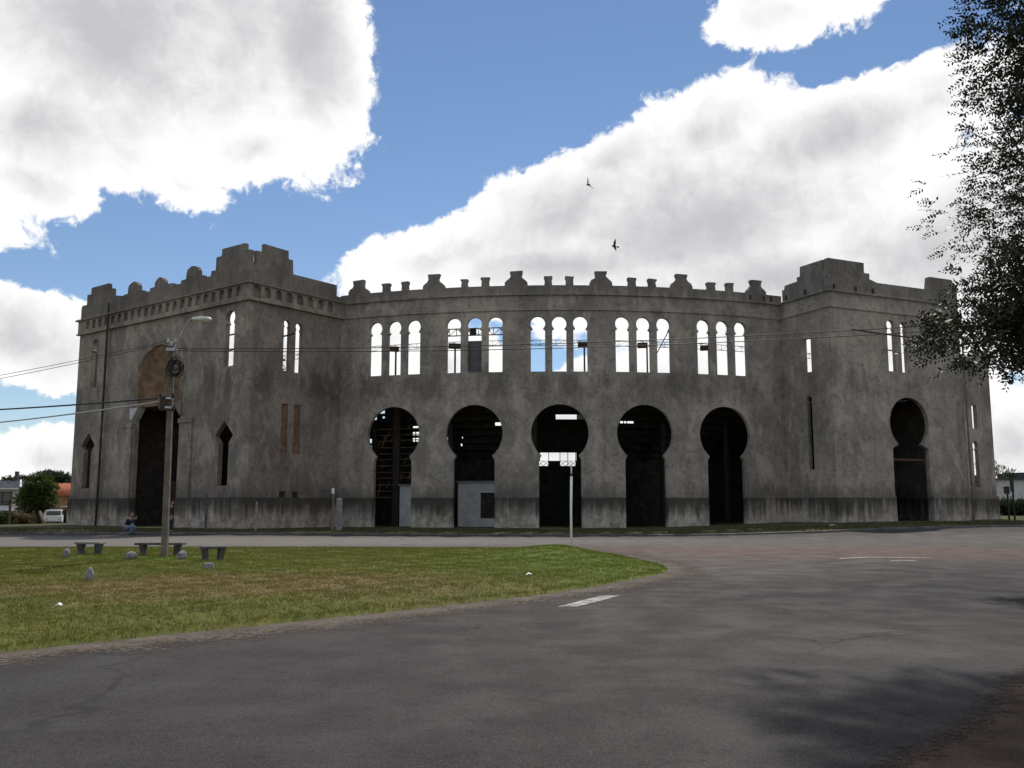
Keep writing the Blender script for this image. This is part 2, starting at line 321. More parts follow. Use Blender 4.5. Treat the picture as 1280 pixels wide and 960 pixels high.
def solid(name, outer, holes, mapf, d0, d1, mat, parent, step=None, smooth=False):
    """extruded outline with real openings; mapf(s, z, depth) -> world"""
    if step: outer = dense(outer, step)
    P, T = cdt(outer, holes, step); n = len(P)
    v = [mapf(s, z, d0) for s, z in P] + [mapf(s, z, d1) for s, z in P]
    cnt = {}
    for t in T:
        for a, b in zip(t, t[1:] + t[:1]): cnt.setdefault((min(a, b), max(a, b)), []).append((a, b))
    f = [tuple(t) for t in T] + [tuple(i + n for i in reversed(t)) for t in T]
    f += [(q[0][1], q[0][0], q[0][0] + n, q[0][1] + n) for q in cnt.values() if len(q) == 1]
    bm = bmesh.new(); bv = [bm.verts.new(p) for p in v]
    for q in f:
        try: bm.faces.new([bv[i] for i in q])
        except ValueError: pass
    return link(name, bm_mesh(name, bm), mat, parent)
def box(bm, c, size, rz=0.0, taper=1.0, bevel=0.0):
    r = bmesh.ops.create_cube(bm, size=1.0); vs = r['verts']
    for q in vs:
        k = taper if q.co.z > 0 else 1.0
        q.co = Vector((q.co.x * size[0] * k, q.co.y * size[1] * k, q.co.z * size[2]))
    if bevel:
        es = list({e for q in vs for e in q.link_edges}); r2 = bmesh.ops.bevel(bm, geom=es, offset=bevel, segments=2, affect='EDGES', profile=.6)
        vs = list({q for f in r2['faces'] for q in f.verts} | {q for q in vs if q.is_valid})
    m = Matrix.Translation(c) @ Matrix.Rotation(rz, 4, 'Z')
    for q in vs: q.co = m @ q.co
def boxo(name, c, size, mat, parent=None, rz=0.0, taper=1.0, bevel=0.0):
    bm = bmesh.new(); box(bm, c, size, rz, taper, bevel); return link(name, bm_mesh(name, bm), mat, parent)
def tube(bm, pts, rad, seg=8, caps=True):
    pts = [Vector(p) for p in pts]; rad = rad if isinstance(rad, (list, tuple)) else [rad] * len(pts); rings = []; up = None
    for i, p in enumerate(pts):
        t = (pts[min(i + 1, len(pts) - 1)] - pts[max(i - 1, 0)]).normalized()
        if up is None: up = t.orthogonal().normalized()
        up = (up - t * up.dot(t)).normalized(); w = t.cross(up)
        rings.append([bm.verts.new(p + (up * math.cos(a) + w * math.sin(a)) * rad[i]) for a in (2 * math.pi * k / seg for k in range(seg))])
    for a, b in zip(rings, rings[1:]):
        for k in range(seg): bm.faces.new((a[k], a[(k + 1) % seg], b[(k + 1) % seg], b[k]))
    if caps and seg > 2: bm.faces.new(rings[0][::-1]); bm.faces.new(rings[-1])
def tubeo(name, pts, rad, mat, parent=None, seg=8):
    bm = bmesh.new(); tube(bm, pts, rad, seg); return link(name, bm_mesh(name, bm, True), mat, parent)
def ss(t): t = max(0.0, min(1.0, t)); return t * t * (3 - 2 * t)
def hz(x, y): return .42 * ss((x - 7) / 18) * ss((y - 36) / 14) - .5 * ss((-x - 38) / 8) * ss((y - 72) / 14)
def sheet(name, poly, zf, mat, step=2.0):
    P, T = cdt(dense(poly, step), [], step); me = mesh(name, [(x, y, zf(x, y)) for x, y in P], [t if 1 else t for t in T], True)
    bm = bmesh.new(); bm.from_mesh(me); bmesh.ops.recalc_face_normals(bm, faces=bm.faces[:])
    if bm.faces and sum(f.normal.z for f in bm.faces) < 0: bmesh.ops.reverse_faces(bm, faces=bm.faces[:])
    bm.to_mesh(me); bm.free(); return struct(link(name, me, mat))
def smooth_poly(pts, n=6):
    o = []; k = len(pts)
    for i in range(k):
        p0, p1, p2, p3 = (np.array(pts[(i + j - 1) % k]) for j in range(4))
        for t in np.linspace(0, 1, n, endpoint=False):
            o.append(tuple(.5 * (2 * p1 + (p2 - p0) * t + (2 * p0 - 5 * p1 + 4 * p2 - p3) * t * t + (3 * p1 - p0 - 3 * p2 + p3) * t ** 3)))
    return o

# ------------------------------------------------------------------ ground, road, island, verge
def big_sheet():
    xs = [-2500, -900, -350, -160] + list(range(-110, 111, 5)) + [160, 350, 900, 2500]; ys = [-400, -120, -40] + list(range(-20, 181, 5)) + [260, 500, 1200, 3000]
    v = [(x, y, hz(x, y) - .16) for y in ys for x in xs]; n = len(xs)
    f = [(j * n + i, j * n + i + 1, (j + 1) * n + i + 1, (j + 1) * n + i) for j in range(len(ys) - 1) for i in range(n - 1)]
    return struct(link('ground', mesh('ground', v, f, True), MVERGE))
big_sheet()
KERB = [(-110, 53.5), (-60, 53.2), (-29, 52.4), (-18, 51.9), (-9, 50.8), (0, 49.2), (8, 48.2), (16, 48.0), (24, 49.8), (32, 53.2), (42, 59), (60, 70), (110, 98)]
road_poly = [(-110, -16), (110, -16), (110, 98.6)] + [(x, y + .3) for x, y in KERB[::-1]]
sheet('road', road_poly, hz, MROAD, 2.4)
sheet('verge', KERB + [(110, 170), (-110, 170)], lambda x, y: hz(x, y) + .07, MVERGE, 3.0)
def kerb():
    bm = bmesh.new(); K = []
    for a, b in zip(KERB, KERB[1:]):
        n = max(1, int(math.dist(a, b) / 1.5)); K += [(a[0] + (b[0] - a[0]) * i / n, a[1] + (b[1] - a[1]) * i / n) for i in range(n)]
    prev = None
    for x, y in K:
        h = hz(x, y); r = [bm.verts.new((x, y - .16, h - .1)), bm.verts.new((x, y - .15, h + .085)), bm.verts.new((x, y + .02, h + .10)), bm.verts.new((x, y + .05, h - .1))]
        if prev:
            for k in range(3): bm.faces.new((prev[k], r[k], r[k + 1], prev[k + 1]))
        prev = r
    return struct(link('kerb', bm_mesh('kerb', bm), MKERB))
kerb()
ISL = [(-34, 34.2), (-18.9, 34.0), (-10, 34.2), (-3, 33.8), (1.4, 32.8), (3.1, 30.4), (3.75, 27.0), (3.95, 24.0), (3.3, 21.6), (.9, 17.4), (-1.05, 15.1), (-2.75, 13.25), (-4.4, 11.6), (-5.7, 10.2), (-8.2, 7.8), (-14, 4.5), (-34, 2)]
ISLS = smooth_poly(ISL, 8); IA = np.array(ISLS); IB = np.roll(IA, -1, 0)
def dist_edge(P):
    P = np.atleast_2d(P); d = IB - IA; L2 = (d ** 2).sum(1); out = np.full(len(P), 1e9)
    for a, v, l in zip(IA, d, L2):
        t = np.clip(((P - a) @ v) / max(l, 1e-9), 0, 1); out = np.minimum(out, np.hypot(*(P - (a + t[:, None] * v)).T))
    return out
def isl_h(P):
    d = dist_edge(P); t = np.clip(d / 1.6, 0, 1); lip = np.clip(d / .10, 0, 1) * .045
    bumpy = .018 * np.sin(P[:, 0] * 1.7 + 1) * np.cos(P[:, 1] * 1.3) + .012 * np.sin(P[:, 0] * 4.1) * np.sin(P[:, 1] * 3.7 + 2)
    hump = .20 * np.exp(-(((P[:, 0] - 1.6) / 1.5) ** 2 + ((P[:, 1] - 29.5) / 3.0) ** 2))
    return .006 + lip + .085 * t * t * (3 - 2 * t) + (bumpy + hump) * t
def island_z(x, y): return float(isl_h(np.array([[x, y]]))[0])
P, T = cdt(dense(ISLS, .45), [], .55); H = isl_h(P)
me = mesh('grass_island', [(x, y, h) for (x, y), h in zip(P, H)], [t[::1] for t in T], True)
bm = bmesh.new(); bm.from_mesh(me); bmesh.ops.recalc_face_normals(bm, faces=bm.faces[:])
if sum(f.normal.z for f in bm.faces) < 0: bmesh.ops.reverse_faces(bm, faces=bm.faces[:])
bm.to_mesh(me); bm.free(); struct(link('grass_island', me, MGRASS))

def band(name, line, wl, wr, z, mat):
    """ragged strip along a line"""
    v = []; f = []
    pts = []
    for a, b in zip(line, line[1:]):
        n = max(1, int(math.dist(a, b) / .22)); pts += [(a[0] + (b[0] - a[0]) * i / n, a[1] + (b[1] - a[1]) * i / n) for i in range(n)]
    jl = jr = 0
    for i, p in enumerate(pts):
        q = pts[min(i + 1, len(pts) - 1)]; o = pts[max(0, i - 1)]; t = np.array(q) - np.array(o); t = t / max(np.linalg.norm(t), 1e-6); nrm = np.array((-t[1], t[0]))
        jl = .75 * jl + random.gauss(0, .10) * wl; jr = .75 * jr + random.gauss(0, .10) * wr
        a = np.array(p) + nrm * (wl + jl); b = np.array(p) - nrm * (wr + jr); v += [(a[0], a[1], hz(*a) + z), (p[0], p[1], hz(*p) + z), (b[0], b[1], hz(*b) + z)]
        if i: k = 3 * i; f += [(k - 3, k - 2, k + 1, k), (k - 2, k - 1, k + 2, k + 1)]
    me = mesh(name, v, f); at_ = me.attributes.new('cover', 'FLOAT', 'POINT'); at_.data.foreach_set('value', [0.15, .9, 0.5] * (len(v) // 3)); return struct(link(name, me, mat))
near_edge = [q for q in ISLS if q[1] < 31.5 and q[0] > -12]
near_edge = sorted(near_edge, key=lambda q: -q[1])
near_edge = [near_edge[0]] + [b for a, b in zip(near_edge, near_edge[1:]) if math.dist(a, b) < 4]
band('dirt_shoulder', near_edge, 1.5, .5, .005, MDIRT)
sheet('earth_shoulder', smooth_poly([(3.15, 7.4), (4.4, 9.1), (6.1, 10.9), (8.6, 13.2), (12.0, 17.0), (13.4, 22.5), (18, 25), (30, 26), (34, 6), (12, -4), (0.0, -3), (.2, 2.6), (1.7, 5.7)], 7), lambda x, y: .006 + .02 * ss((x - 4) / 6), MREDD, .4)
es = bpy.data.objects['earth_shoulder'].data; ep = np.array([(q.co.x, q.co.y) for q in es.vertices]); at_ = es.attributes.new('cover', 'FLOAT', 'POINT')
eb = np.array(smooth_poly([(3.15, 7.4), (4.4, 9.1), (6.1, 10.9), (8.6, 13.2), (12.0, 17.0), (13.4, 22.5), (18, 25), (30, 26), (34, 6), (12, -4), (0.0, -3), (.2, 2.6), (1.7, 5.7)], 30)); at_.data.foreach_set('value', [float(min(1, np.hypot(*(eb - q).T).min() / .7)) for q in ep])
def mark(label_poly, name='road_marking'): 
    v = [(x, y, hz(x, y) + .006) for x, y in label_poly]; return struct(link(name, mesh(name, v, [tuple(range(len(v)))]), MPAINT))
mark([(.72, 14.9), (1.05, 14.95), (1.95, 16.75), (1.55, 16.65), (1.1, 15.7)])
mark([(9.9, 28.1), (11.0, 28.75), (12.8, 28.4), (12.85, 28.62), (11.1, 29.0), (10.4, 28.75), (9.85, 28.25)])
mark([(10.95, 26.9), (11.65, 26.85), (11.66, 27.1), (10.98, 27.15)])
mark([(14.9, 27.0), (16.8, 26.3), (16.9, 26.6), (15.1, 27.35)])

# ------------------------------------------------------------------ the bullring
CX, CY, RR = 3.5, 103.2, 40.0
def ring(s, z, d):
    a = s / RR; r = RR - d; return (CX + r * math.sin(a), CY - r * math.cos(a), z)
def ringat(R0):
    def f(s, z, d):
        a = s / R0; r = R0 - d; return (CX + r * math.sin(a), CY - r * math.cos(a), z)
    return f
def plane(P, t, n):
    return lambda s, z, d: (P[0] + t[0] * s + n[0] * d, P[1] + t[1] * s + n[1] * d, z)
def A(deg): return R_(deg) * RR
bull = thing('bullring', 'roofless grey bullring ruin with keyhole arches and crenellated towers', 'arena', (CX, CY, 0))
def horseshoe(cx, zc, r, zp, jamb, z0, ztop=None, n=28):
    """round head, pinched neck at zp, splayed back to the jamb half-width, down to z0"""
    a0 = math.asin((zp - zc) / r); pts = []
    for i in range(n + 1):
        a = a0 + (math.pi - 2 * a0) * i / n; pts.append((cx + r * math.cos(a), zc + r * math.sin(a)))
    return pts + [(cx - jamb, zp - .32), (cx - jamb, z0), (cx + jamb, z0), (cx + jamb, zp - .32)]
def keyslot(cx, z0, ztop, w, pinch=.05, n=14):
    r = w / 2 + .02; zc = ztop - r; zp = zc - r * .72
    a0 = math.asin((zp - zc) / r); pts = [(cx + r * math.cos(a0 + (math.pi - 2 * a0) * i / n), zc + r * math.sin(a0 + (math.pi - 2 * a0) * i / n)) for i in range(n + 1)]
    return pts + [(cx - w / 2, zp - .1), (cx - w / 2, z0), (cx + w / 2, z0), (cx + w / 2, zp - .1)]
def rect(a, b, c, d): return [(a, c), (b, c), (b, d), (a, d)]
ZS, ZC = 15.2, 16.3                                    # string course, parapet foot
BAYS = [-17.36, -8.82, -.28, 8.24, 16.85]; S0, S1 = A(-23.75), A(24.2)
holes = []
for b in BAYS:
    s = A(b); holes.append(horseshoe(s, 6.52, 2.0, 4.98, 1.45, -.25))
    for k in (-2.15, 0, 2.12): holes.append(keyslot(s + A(k), 10.8, 14.72, 1.0))
# arches reach the ground: the outline runs under them at -0.4, below the verge
solid('curved_wall', rect(S0, S1, -.4, ZC), holes, ring, 0, .32, MW, bull, .8)
solid('parapet', rect(S0, S1, ZC, 16.92), [], ring, -.06, .40, MW, bull, .9)
solid('string_course', rect(S0, S1, ZS - .07, ZS + .05), [], ring, -.09, -.002, MW, bull, .9)
solid('cornice', rect(S0, S1, ZC - .08, ZC + .05), [], ring, -.13, -.064, MW, bull, .9)
edges = [S0] + [e for b in BAYS for e in (A(b) - 1.50, A(b) + 1.50)] + [S1]
for a, b in zip(edges[::2], edges[1::2]):
    solid('plinth', rect(a, b, -.4, 2.05), [], ring, -.11, -.003, MW, bull, .6)
    solid('plinth_cap', rect(a + .02, b - .02, 2.05, 2.12), [], ring, -.07, -.003, MW, bull, .6)
BIG = [(-.80, 16.92), (.80, 16.92), (.80, 17.12), (.66, 17.30), (.46, 17.42), (.36, 17.60), (.42, 17.84), (.45, 17.97), (-.45, 17.97), (-.42, 17.84), (-.36, 17.60), (-.46, 17.42), (-.66, 17.30), (-.80, 17.12)]
SML = [(-.27, 16.92), (.27, 16.92), (.24, 17.3), (.31, 17.42), (.31, 17.55), (-.31, 17.55), (-.31, 17.42), (-.24, 17.3)]
def merlon(shape, s, mp, sc=1.0, d0=-.04, d1=.36, jz=0.0, j=.03):
    sh = [(s + x * sc + random.uniform(-j, j) * (z > 17), z + jz * (z > 17) + random.uniform(-j, j) * (z > 17)) for x, z in shape]
    return solid('merlon', sh, [], mp, d0, d1, MW, bull)
for b in (-21.7, -13.15, -4.6, 3.97, 12.45, 21.12): merlon(BIG, A(b), ring)
for b in BAYS:
    for k in (-1.08, 1.06): merlon(SML, A(b + k), ring, random.uniform(.88, 1.06), jz=random.uniform(-.06, .03))

for a in (20.2, 21.9, 22.8): boxo('scupper_shade', ring(A(a), 16.62, -.07), (.13, .06, .34), MDARK, bull, R_(a))  # dark boxes standing in for the shade inside drain slots
# ---- gatehouse (faces left of the camera), corner at GP, facade runs along gt, gn points inward
GP = (-17.48, 60.0); gl = math.hypot(17.42, 13.2); gt = (-17.42 / gl, 13.2 / gl); gn = (13.2 / gl, 17.42 / gl)
G = plane(GP, gt, gn)                                  # s along the facade, d inward
GR = plane(GP, gn, gt)                                 # return wall: s inward, d along the facade
GW = 21.86
def pointed(cx): return [(cx, 7.2), (cx - 1.0, 6.2), (cx - .66, 5.82), (cx - .56, 5.7), (cx - .56, 2.88), (cx + .56, 2.88), (cx + .56, 5.7), (cx + .66, 5.82), (cx + 1.0, 6.2)]
ac, ar = 10.35, 3.2
portal = [(ac + ar * math.cos(math.pi * i / 30), 10.0 + ar * math.sin(math.pi * i / 30)) for i in range(31)] + [(ac - ar, 8.55), (7.25, 8.0), (7.25, -.3), (13.1, -.3), (13.1, 8.0), (ac + ar, 8.55)]
portal = portal[:31] + [(ac - ar, 8.55), (7.35, 8.0), (7.35, -.3), (13.1, -.3), (13.1, 8.0), (ac + ar, 8.55)]
solid('gatehouse_front', rect(0, GW, -.4, ZC), [portal, pointed(2.2), pointed(19.62), keyslot(2.0, 10.85, 14.72, 1.0), keyslot(19.4, 10.75, 14.62, 1.0)], G, 0, .36, MWT, bull, 1.2)
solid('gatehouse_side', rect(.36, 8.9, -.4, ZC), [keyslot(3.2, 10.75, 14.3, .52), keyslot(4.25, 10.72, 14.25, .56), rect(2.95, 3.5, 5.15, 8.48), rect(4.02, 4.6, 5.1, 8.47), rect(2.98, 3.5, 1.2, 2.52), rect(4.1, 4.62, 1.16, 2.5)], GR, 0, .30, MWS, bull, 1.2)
solid('blind_panel', rect(2.93, 3.52, 5.1, 8.5), [], GR, .12, .29, MRED, bull)
solid('blind_panel', rect(4.0, 4.62, 5.06, 8.5), [], GR, .12, .29, MRED, bull)
solid('window_infill', rect(2.96, 3.52, 1.15, 2.55), [], GR, .2, .28, MDARK, bull)
solid('window_infill', rect(4.08, 4.64, 1.12, 2.53), [], GR, .2, .28, MDARK, bull)
solid('gatehouse_side', rect(.65, 12, -.4, ZC), [], plane((GP[0] + gt[0] * GW, GP[1] + gt[1] * GW), gn, (-gt[0], -gt[1])), 0, .6, MWT, bull, 1.5)
# frieze of little corbel arches
def corbel(cx, zc=15.92, w=.27, h=.42): return [(cx + w * math.cos(math.pi * i / 8), zc + w * math.sin(math.pi * i / 8)) for i in range(9)] + [(cx - w, zc - h), (cx + w, zc - h)]
solid('corbel_frieze', rect(-.2, GW, ZS + .06, ZC - .02), [corbel(.95 + .925 * i) for i in range(22)], G, -.2, -.003, MWT, bull)
solid('corbel_frieze', rect(0, 8.3, ZS + .06, ZC - .02), [corbel(.42, 15.86, .36, .5)] + [corbel(1.3 + .93 * i) for i in range(7)], GR, -.2, -.003, MWT, bull)
for mp, a, b, e in ((G, -.24, GW + .16, 0), (GR, .0, 8.25, 0)):
    solid('string_course', rect(a, b, ZS - .06, ZS + .06), [], mp, -.24, -.003, MWT, bull)
    solid('cornice', rect(a - .10 * (mp is G), b + .1 * (mp is G), ZC - .02, ZC + .10), [], mp, -.33, .3, MWT, bull)
    solid('parapet', rect(a + .24 * (mp is G) + .25 * (mp is GR), b - .16 * (mp is G) - .62 * (mp is GR), ZC + .10, 17.45 if mp is G else 17.62), [], mp, -.02, .38, MWT, bull)
    solid('plinth', rect(a + .11 * (mp is G), 7.3 if mp is G else b, -.4, 2.1), [], mp, -.13, -.003, MWT, bull)
solid('plinth', rect(13.15, GW + .12, -.4, 2.1), [], G, -.13, -.003, MWT, bull)
def jit(p, j=.025): return [(a + random.uniform(-j, j), b + (random.uniform(-j, j) if b > 17.7 else 0)) for a, b in p]
def crown(pts, mp, d0=-.02, d1=.28): return solid('merlon', jit(pts), [], mp, d0, d1, MWT, bull)
crown([(.02, 17.45), (4.40, 17.45), (4.40, 17.8), (3.87, 17.8), (3.87, 18.66), (3.23, 18.68), (3.22, 19.16), (.66, 19.16), (.64, 18.68), (.06, 18.62), (.10, 17.86), (-.02, 17.86)], G)
crown([(17.25, 17.45), (21.84, 17.45), (21.72, 17.62), (21.08, 17.6), (21.06, 18.42), (20.46, 18.4), (20.46, 18.93), (17.88, 18.93), (17.86, 18.45), (17.27, 18.42)], G)
crown([(15.3, 17.45), (17.22, 17.45), (17.22, 17.86), (15.6, 17.58)], G)
def rounded(c, w, top, sh):    # rounded merlon with a low shoulder step at each side
    p = [(c - w / 2 - sh, 17.45), (c + w / 2 + sh, 17.45), (c + w / 2 + sh, 17.66), (c + w / 2, 17.68)]
    p += [(c + w / 2 * math.cos(a), top - .55 + .55 * math.sin(a)) for a in (math.pi * i / 12 for i in range(13))]
    return p + [(c - w / 2, 17.68), (c - w / 2 - sh, 17.66)]
for c, w, top in ((14.3, 1.5, 18.5), (10.75, 1.3, 18.32), (6.65, 1.5, 18.52)): crown(rounded(c, w, top, .6), G)
crown([(8.9, 17.45), (9.45, 17.45), (9.45, 17.66), (8.95, 17.62)], G)
crown([(.44, 17.62), (3.58, 17.62), (3.58, 17.8), (3.5, 18.62), (3.12, 18.62), (3.12, 19.2), (1.05, 19.22), (1.02, 18.66), (.42, 18.64), (.44, 17.88)], GR)
solid('parapet', rect(7.63, 8.3, ZC + .1, 16.8), [], GR, 0, .36, MWT, bull)
# back-face crowns so the towers read as closed boxes
solid('buttress', rect(7.4, 8.9, -.4, 2.0), [], GR, -.2, -.14, MWT, bull)
# portal: pilasters, capitals, gallery slab, inner hall
solid('pilaster', rect(13.25, 14.72, 2.1, 7.3), [], G, -.14, -.003, MWT, bull)
solid('capital', rect(13.15, 14.82, 7.3, 7.62), [], G, -.2, -.003, MWT, bull)
solid('pilaster', rect(5.75, 7.2, 2.1, 7.3), [], G, -.14, -.003, MWT, bull)
solid('capital', rect(5.65, 7.3, 7.3, 7.62), [], G, -.2, -.003, MWT, bull)
solid('corbel_bracket', [(12.55, 8.72), (13.6, 8.72), (13.6, 7.95), (13.3, 7.85), (12.95, 8.25)], [], G, -.18, .5, MWALLW, bull)
solid('corbel_bracket', [(7.1, 8.72), (7.9, 8.72), (7.55, 8.25), (7.2, 7.85), (7.1, 7.95)], [], G, -.18, .5, MWT, bull)
solid('gallery_slab', rect(7.0, 14.2, 8.74, 8.98), [], G, .1, 5.5, MBROWN, bull)
H1 = plane((GP[0] + gt[0] * 14.2, GP[1] + gt[1] * 14.2), gn, gt)
solid('hall_side_wall', rect(.66, 3.2, 8.98, 14.4), [], H1, 0, .4, MBROWN, bull)
solid('hall_side_wall', rect(.66, 9, -.3, 8.74), [], H1, 0, .4, MDARK, bull)  # same wall under the slab, coloured dark for the shade there
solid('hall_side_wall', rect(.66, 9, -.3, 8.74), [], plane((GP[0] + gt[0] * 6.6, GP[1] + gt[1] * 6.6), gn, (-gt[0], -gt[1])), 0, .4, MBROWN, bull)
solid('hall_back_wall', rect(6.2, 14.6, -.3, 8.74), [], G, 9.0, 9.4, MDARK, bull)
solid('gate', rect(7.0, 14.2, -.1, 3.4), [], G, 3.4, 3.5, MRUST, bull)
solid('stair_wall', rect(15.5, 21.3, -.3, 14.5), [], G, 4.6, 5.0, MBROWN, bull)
solid('dark_backing', rect(.7, 5.6, -.3, 9.6), [], G, 1.6, 1.8, MDARK, bull)  # dark sheets behind the pointed windows, standing in for interior shade
solid('dark_backing', rect(18.0, 21.2, -.3, 9.6), [], G, 1.5, 1.7, MDARK, bull)
solid('upper_floor', rect(.66, 5.6, 9.6, 9.8), [], G, .40, 3.0, MDARK, bull)
solid('upper_floor', rect(15.5, 21.2, 9.6, 9.8), [], G, .40, 4.6, MBROWN, bull)
bm = bmesh.new(); tube(bm, [G(17.25, z, -.27 if z > 2 else -.3) for z in (0, 4, 8, 12, 17.2)], .085, 8); link('drain_pipe', bm_mesh('drain_pipe', bm, True), MDARK, bull)

# ---- right block
BP = (21.85, 62.2); bt = (.912, .410); bl = math.hypot(*bt); bt = (bt[0] / bl, bt[1] / bl); bn = (-bt[1], bt[0])
B = plane(BP, bt, bn); BR = plane(BP, bn, bt); BW = 12.5
arch = horseshoe(6.95, 7.33, 1.86, 5.85, 1.72, -.2)
solid('tower_front', rect(0, BW, -.4, ZC), [arch, keyslot(5.64, 11.0, 14.72, .74), keyslot(6.84, 10.98, 14.6, .56)], B, 0, .32, MW, bull, 1.1)
solid('tower_side', rect(.32, 5.6, -.4, ZC), [rect(1.93, 2.66, 10.9, 13.3), keyslot(2.3, 4.05, 9.2, .5)], BR, 0, .30, MW, bull, 1.1)
solid('tower_side', rect(.62, 8, -.4, 9.7), [], plane((BP[0] + bt[0] * BW, BP[1] + bt[1] * BW), bn, (-bt[0], -bt[1])), 0, .62, MW, bull, 1.5)
for mp, a, b in ((B, -.1, BW + .1), (BR, 0, 4.7)):
    solid('string_course', rect(a, b, ZS - .03, ZS + .09), [], mp, -.10, -.003, MW, bull)
    solid('cornice', rect(a, b, ZC, ZC + .10), [], mp, -.12, .3, MW, bull)
    solid('parapet', rect(a + (.1 if mp is B else .42), b - (.1 if mp is B else .05), ZC + .10, 17.3), [], mp, -.02, .40, MW, bull)
for a, b, mp in ((-.1, 5.2, B), (8.7, BW + .1, B), (0, 4.75, BR)):
    solid('plinth', rect(a, b, -.4, 2.25), [], mp, -.13, -.003, MW, bull)
def crownb(pts, mp): return solid('merlon', jit(pts), [], mp, -.02, .40, MW, bull)
crownb([(.0, 17.3), (4.6, 17.3), (3.85, 17.5), (3.85, 17.88), (3.36, 17.88), (3.36, 18.64), (.12, 18.62), (.1, 17.88), (-.02, 17.86)], B)
crownb([(9.6, 17.3), (BW, 17.3), (BW, 17.9), (12.05, 17.95), (12.0, 18.3), (9.75, 18.3), (9.65, 17.6)], B)
crownb([(.42, 17.3), (4.4, 17.3), (4.35, 17.6), (3.05, 17.62), (3.05, 17.92), (2.7, 17.94), (2.68, 18.6), (.44, 18.6), (.44, 17.9)], BR)
solid('arch_transom', rect(5.2, 8.7, 4.72, 4.86), [], B, .3, .4, MRUST, bull)
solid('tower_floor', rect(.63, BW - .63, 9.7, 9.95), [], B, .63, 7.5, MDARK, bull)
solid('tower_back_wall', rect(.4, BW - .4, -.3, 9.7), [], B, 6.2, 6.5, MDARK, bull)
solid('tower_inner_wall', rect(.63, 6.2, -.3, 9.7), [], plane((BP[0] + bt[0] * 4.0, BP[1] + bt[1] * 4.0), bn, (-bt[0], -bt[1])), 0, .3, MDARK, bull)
for mp, q in ((BR, 4.2), (BR, 2.2), (B, .5), (B, 2.5), (B, 4.1)): boxo('scupper_shade', mp(q, 16.66, -.03), (.13, .13, .34), MDARK, bull, .42)  # drain slots drawn as dark boxes in place of shaded holes
# lower stair wing past the right block
AP = (33.0, 70.1); at = (5.7, 3.9); al = math.hypot(*at); at = (at[0] / al, at[1] / al); an = (-at[1], at[0]); AN = plane(AP, at, an); AW = 6.95
solid('stair_wing', rect(-1.5, AW, -.3, 13.4), [rect(4.05, 4.75, 7.6, 9.45), keyslot(4.25, 3.0, 6.6, .75)], AN, 0, .3, MW, bull, 1.1)
solid('stair_wing_side', rect(.56, 7, -.3, 13.4), [rect(.8, 2.2, 7.4, 10.2), rect(.8, 2.2, 4.0, 6.9)], plane((AP[0] + at[0] * AW, AP[1] + at[1] * AW), an, (-at[0], -at[1])), 0, .5, MW, bull, 1.5)
solid('stair_wing_plinth', rect(-1.5, AW + .1, -.3, 2.3), [], AN, -.12, -.003, MW, bull)
solid('merlon', [(AW - 1.6, 13.4), (AW, 13.4), (AW, 14.0), (AW - 1.6, 14.0)], [], AN, 0, .4, MW, bull)
bm = bmesh.new(); tube(bm, [B(BW - .05, z, -.25) for z in (0, 5, 10, 16)], .06, 8); link('drain_pipe', bm_mesh('drain_pipe', bm, True), MPOLE, bull)

# ---- seating rake behind the curved wall, with its corridor wall and steel
def arc(name, r0, r1, z0, z1, a0, a1, mat, step=3.0):
    n = max(1, int(abs(a1 - a0) / step)); bm = bmesh.new(); pr = None
    for i in range(n + 1):
        a = R_(a0 + (a1 - a0) * i / n); r = [bm.verts.new((CX + q * math.sin(a), CY - q * math.cos(a), z)) for q, z in ((r0, z0), (r1, z0), (r1, z1), (r0, z1))]
        if pr:
            for k in range(4): bm.faces.new((pr[k], r[k], r[(k + 1) % 4], pr[(k + 1) % 4]))
        else: bm.faces.new(r)
        pr = r
    bm.faces.new(pr[::-1]); return link(name, bm_mesh(name, bm), mat, bull)
NR = 14; R_OUT, R_IN, Z_OUT, Z_IN = 38.9, 28.2, 9.9, 2.9
GAPV = (-2.75, 3.6)                                     # vomitory behind the middle arch
# openings broken through the risers: row, angle from-to, height from-to
HOLES = [(2, -21.59, -20.95, 8.45, 8.75), (3, -23.3, -22.73, 8.07, 8.32), (3, -21.94, -21.61, 8.16, 8.31), (4, -18.37, -17.51, 7.42, 7.56), (5, -18.95, -18.61, 6.93, 7.18), (5, -18.5, -18.05, 6.93, 7.18), (6, -19.55, -19.2, 6.5, 6.78), (6, -19.08, -18.61, 6.5, 6.78), (6, -26.75, -25.7, 6.49, 6.81),
         (7, -27.41, -26.59, 6.09, 6.35), (8, -27.76, -27.47, 5.75, 5.88), (6, -14.99, -14.16, 6.5, 6.76), (6, -12.63, -12.5, 6.67, 6.79), (4, -7.8, -7.05, 7.48, 7.72), (7, -13.2, -12.95, 6.12, 6.32), (4, 7.47, 7.87, 7.66, 7.88), (4, 7.97, 8.27, 7.66, 7.88), (4, 8.37, 9.18, 7.66, 7.88)]
dr, dz = (R_OUT - R_IN) / NR, (Z_OUT - Z_IN) / NR
for k in range(NR):
    ro = R_OUT - k * dr; zt = Z_OUT - k * dz
    for a0, a1 in ((-52, GAPV[0]), (GAPV[1], 52)):
        arc('seating_tread', ro, ro - dr, zt - .09, zt, a0, a1, MDARK); p = a0
        for g in sorted(h for h in HOLES if h[0] == k and a0 < h[1] < a1) + [(k, a1, a1, 0, 0)]:
            if g[1] - p > .02: arc('seating_riser', ro - dr, ro - dr - .05, zt - dz - .01, zt - .001, p, g[1], MDARK)
            if g[4]:
                arc('seating_riser', ro - dr, ro - dr - .05, zt - dz - .01, g[3], g[1], g[2], MDARK); arc('seating_riser', ro - dr, ro - dr - .05, g[4], zt - .001, g[1], g[2], MDARK)
            p = g[2]
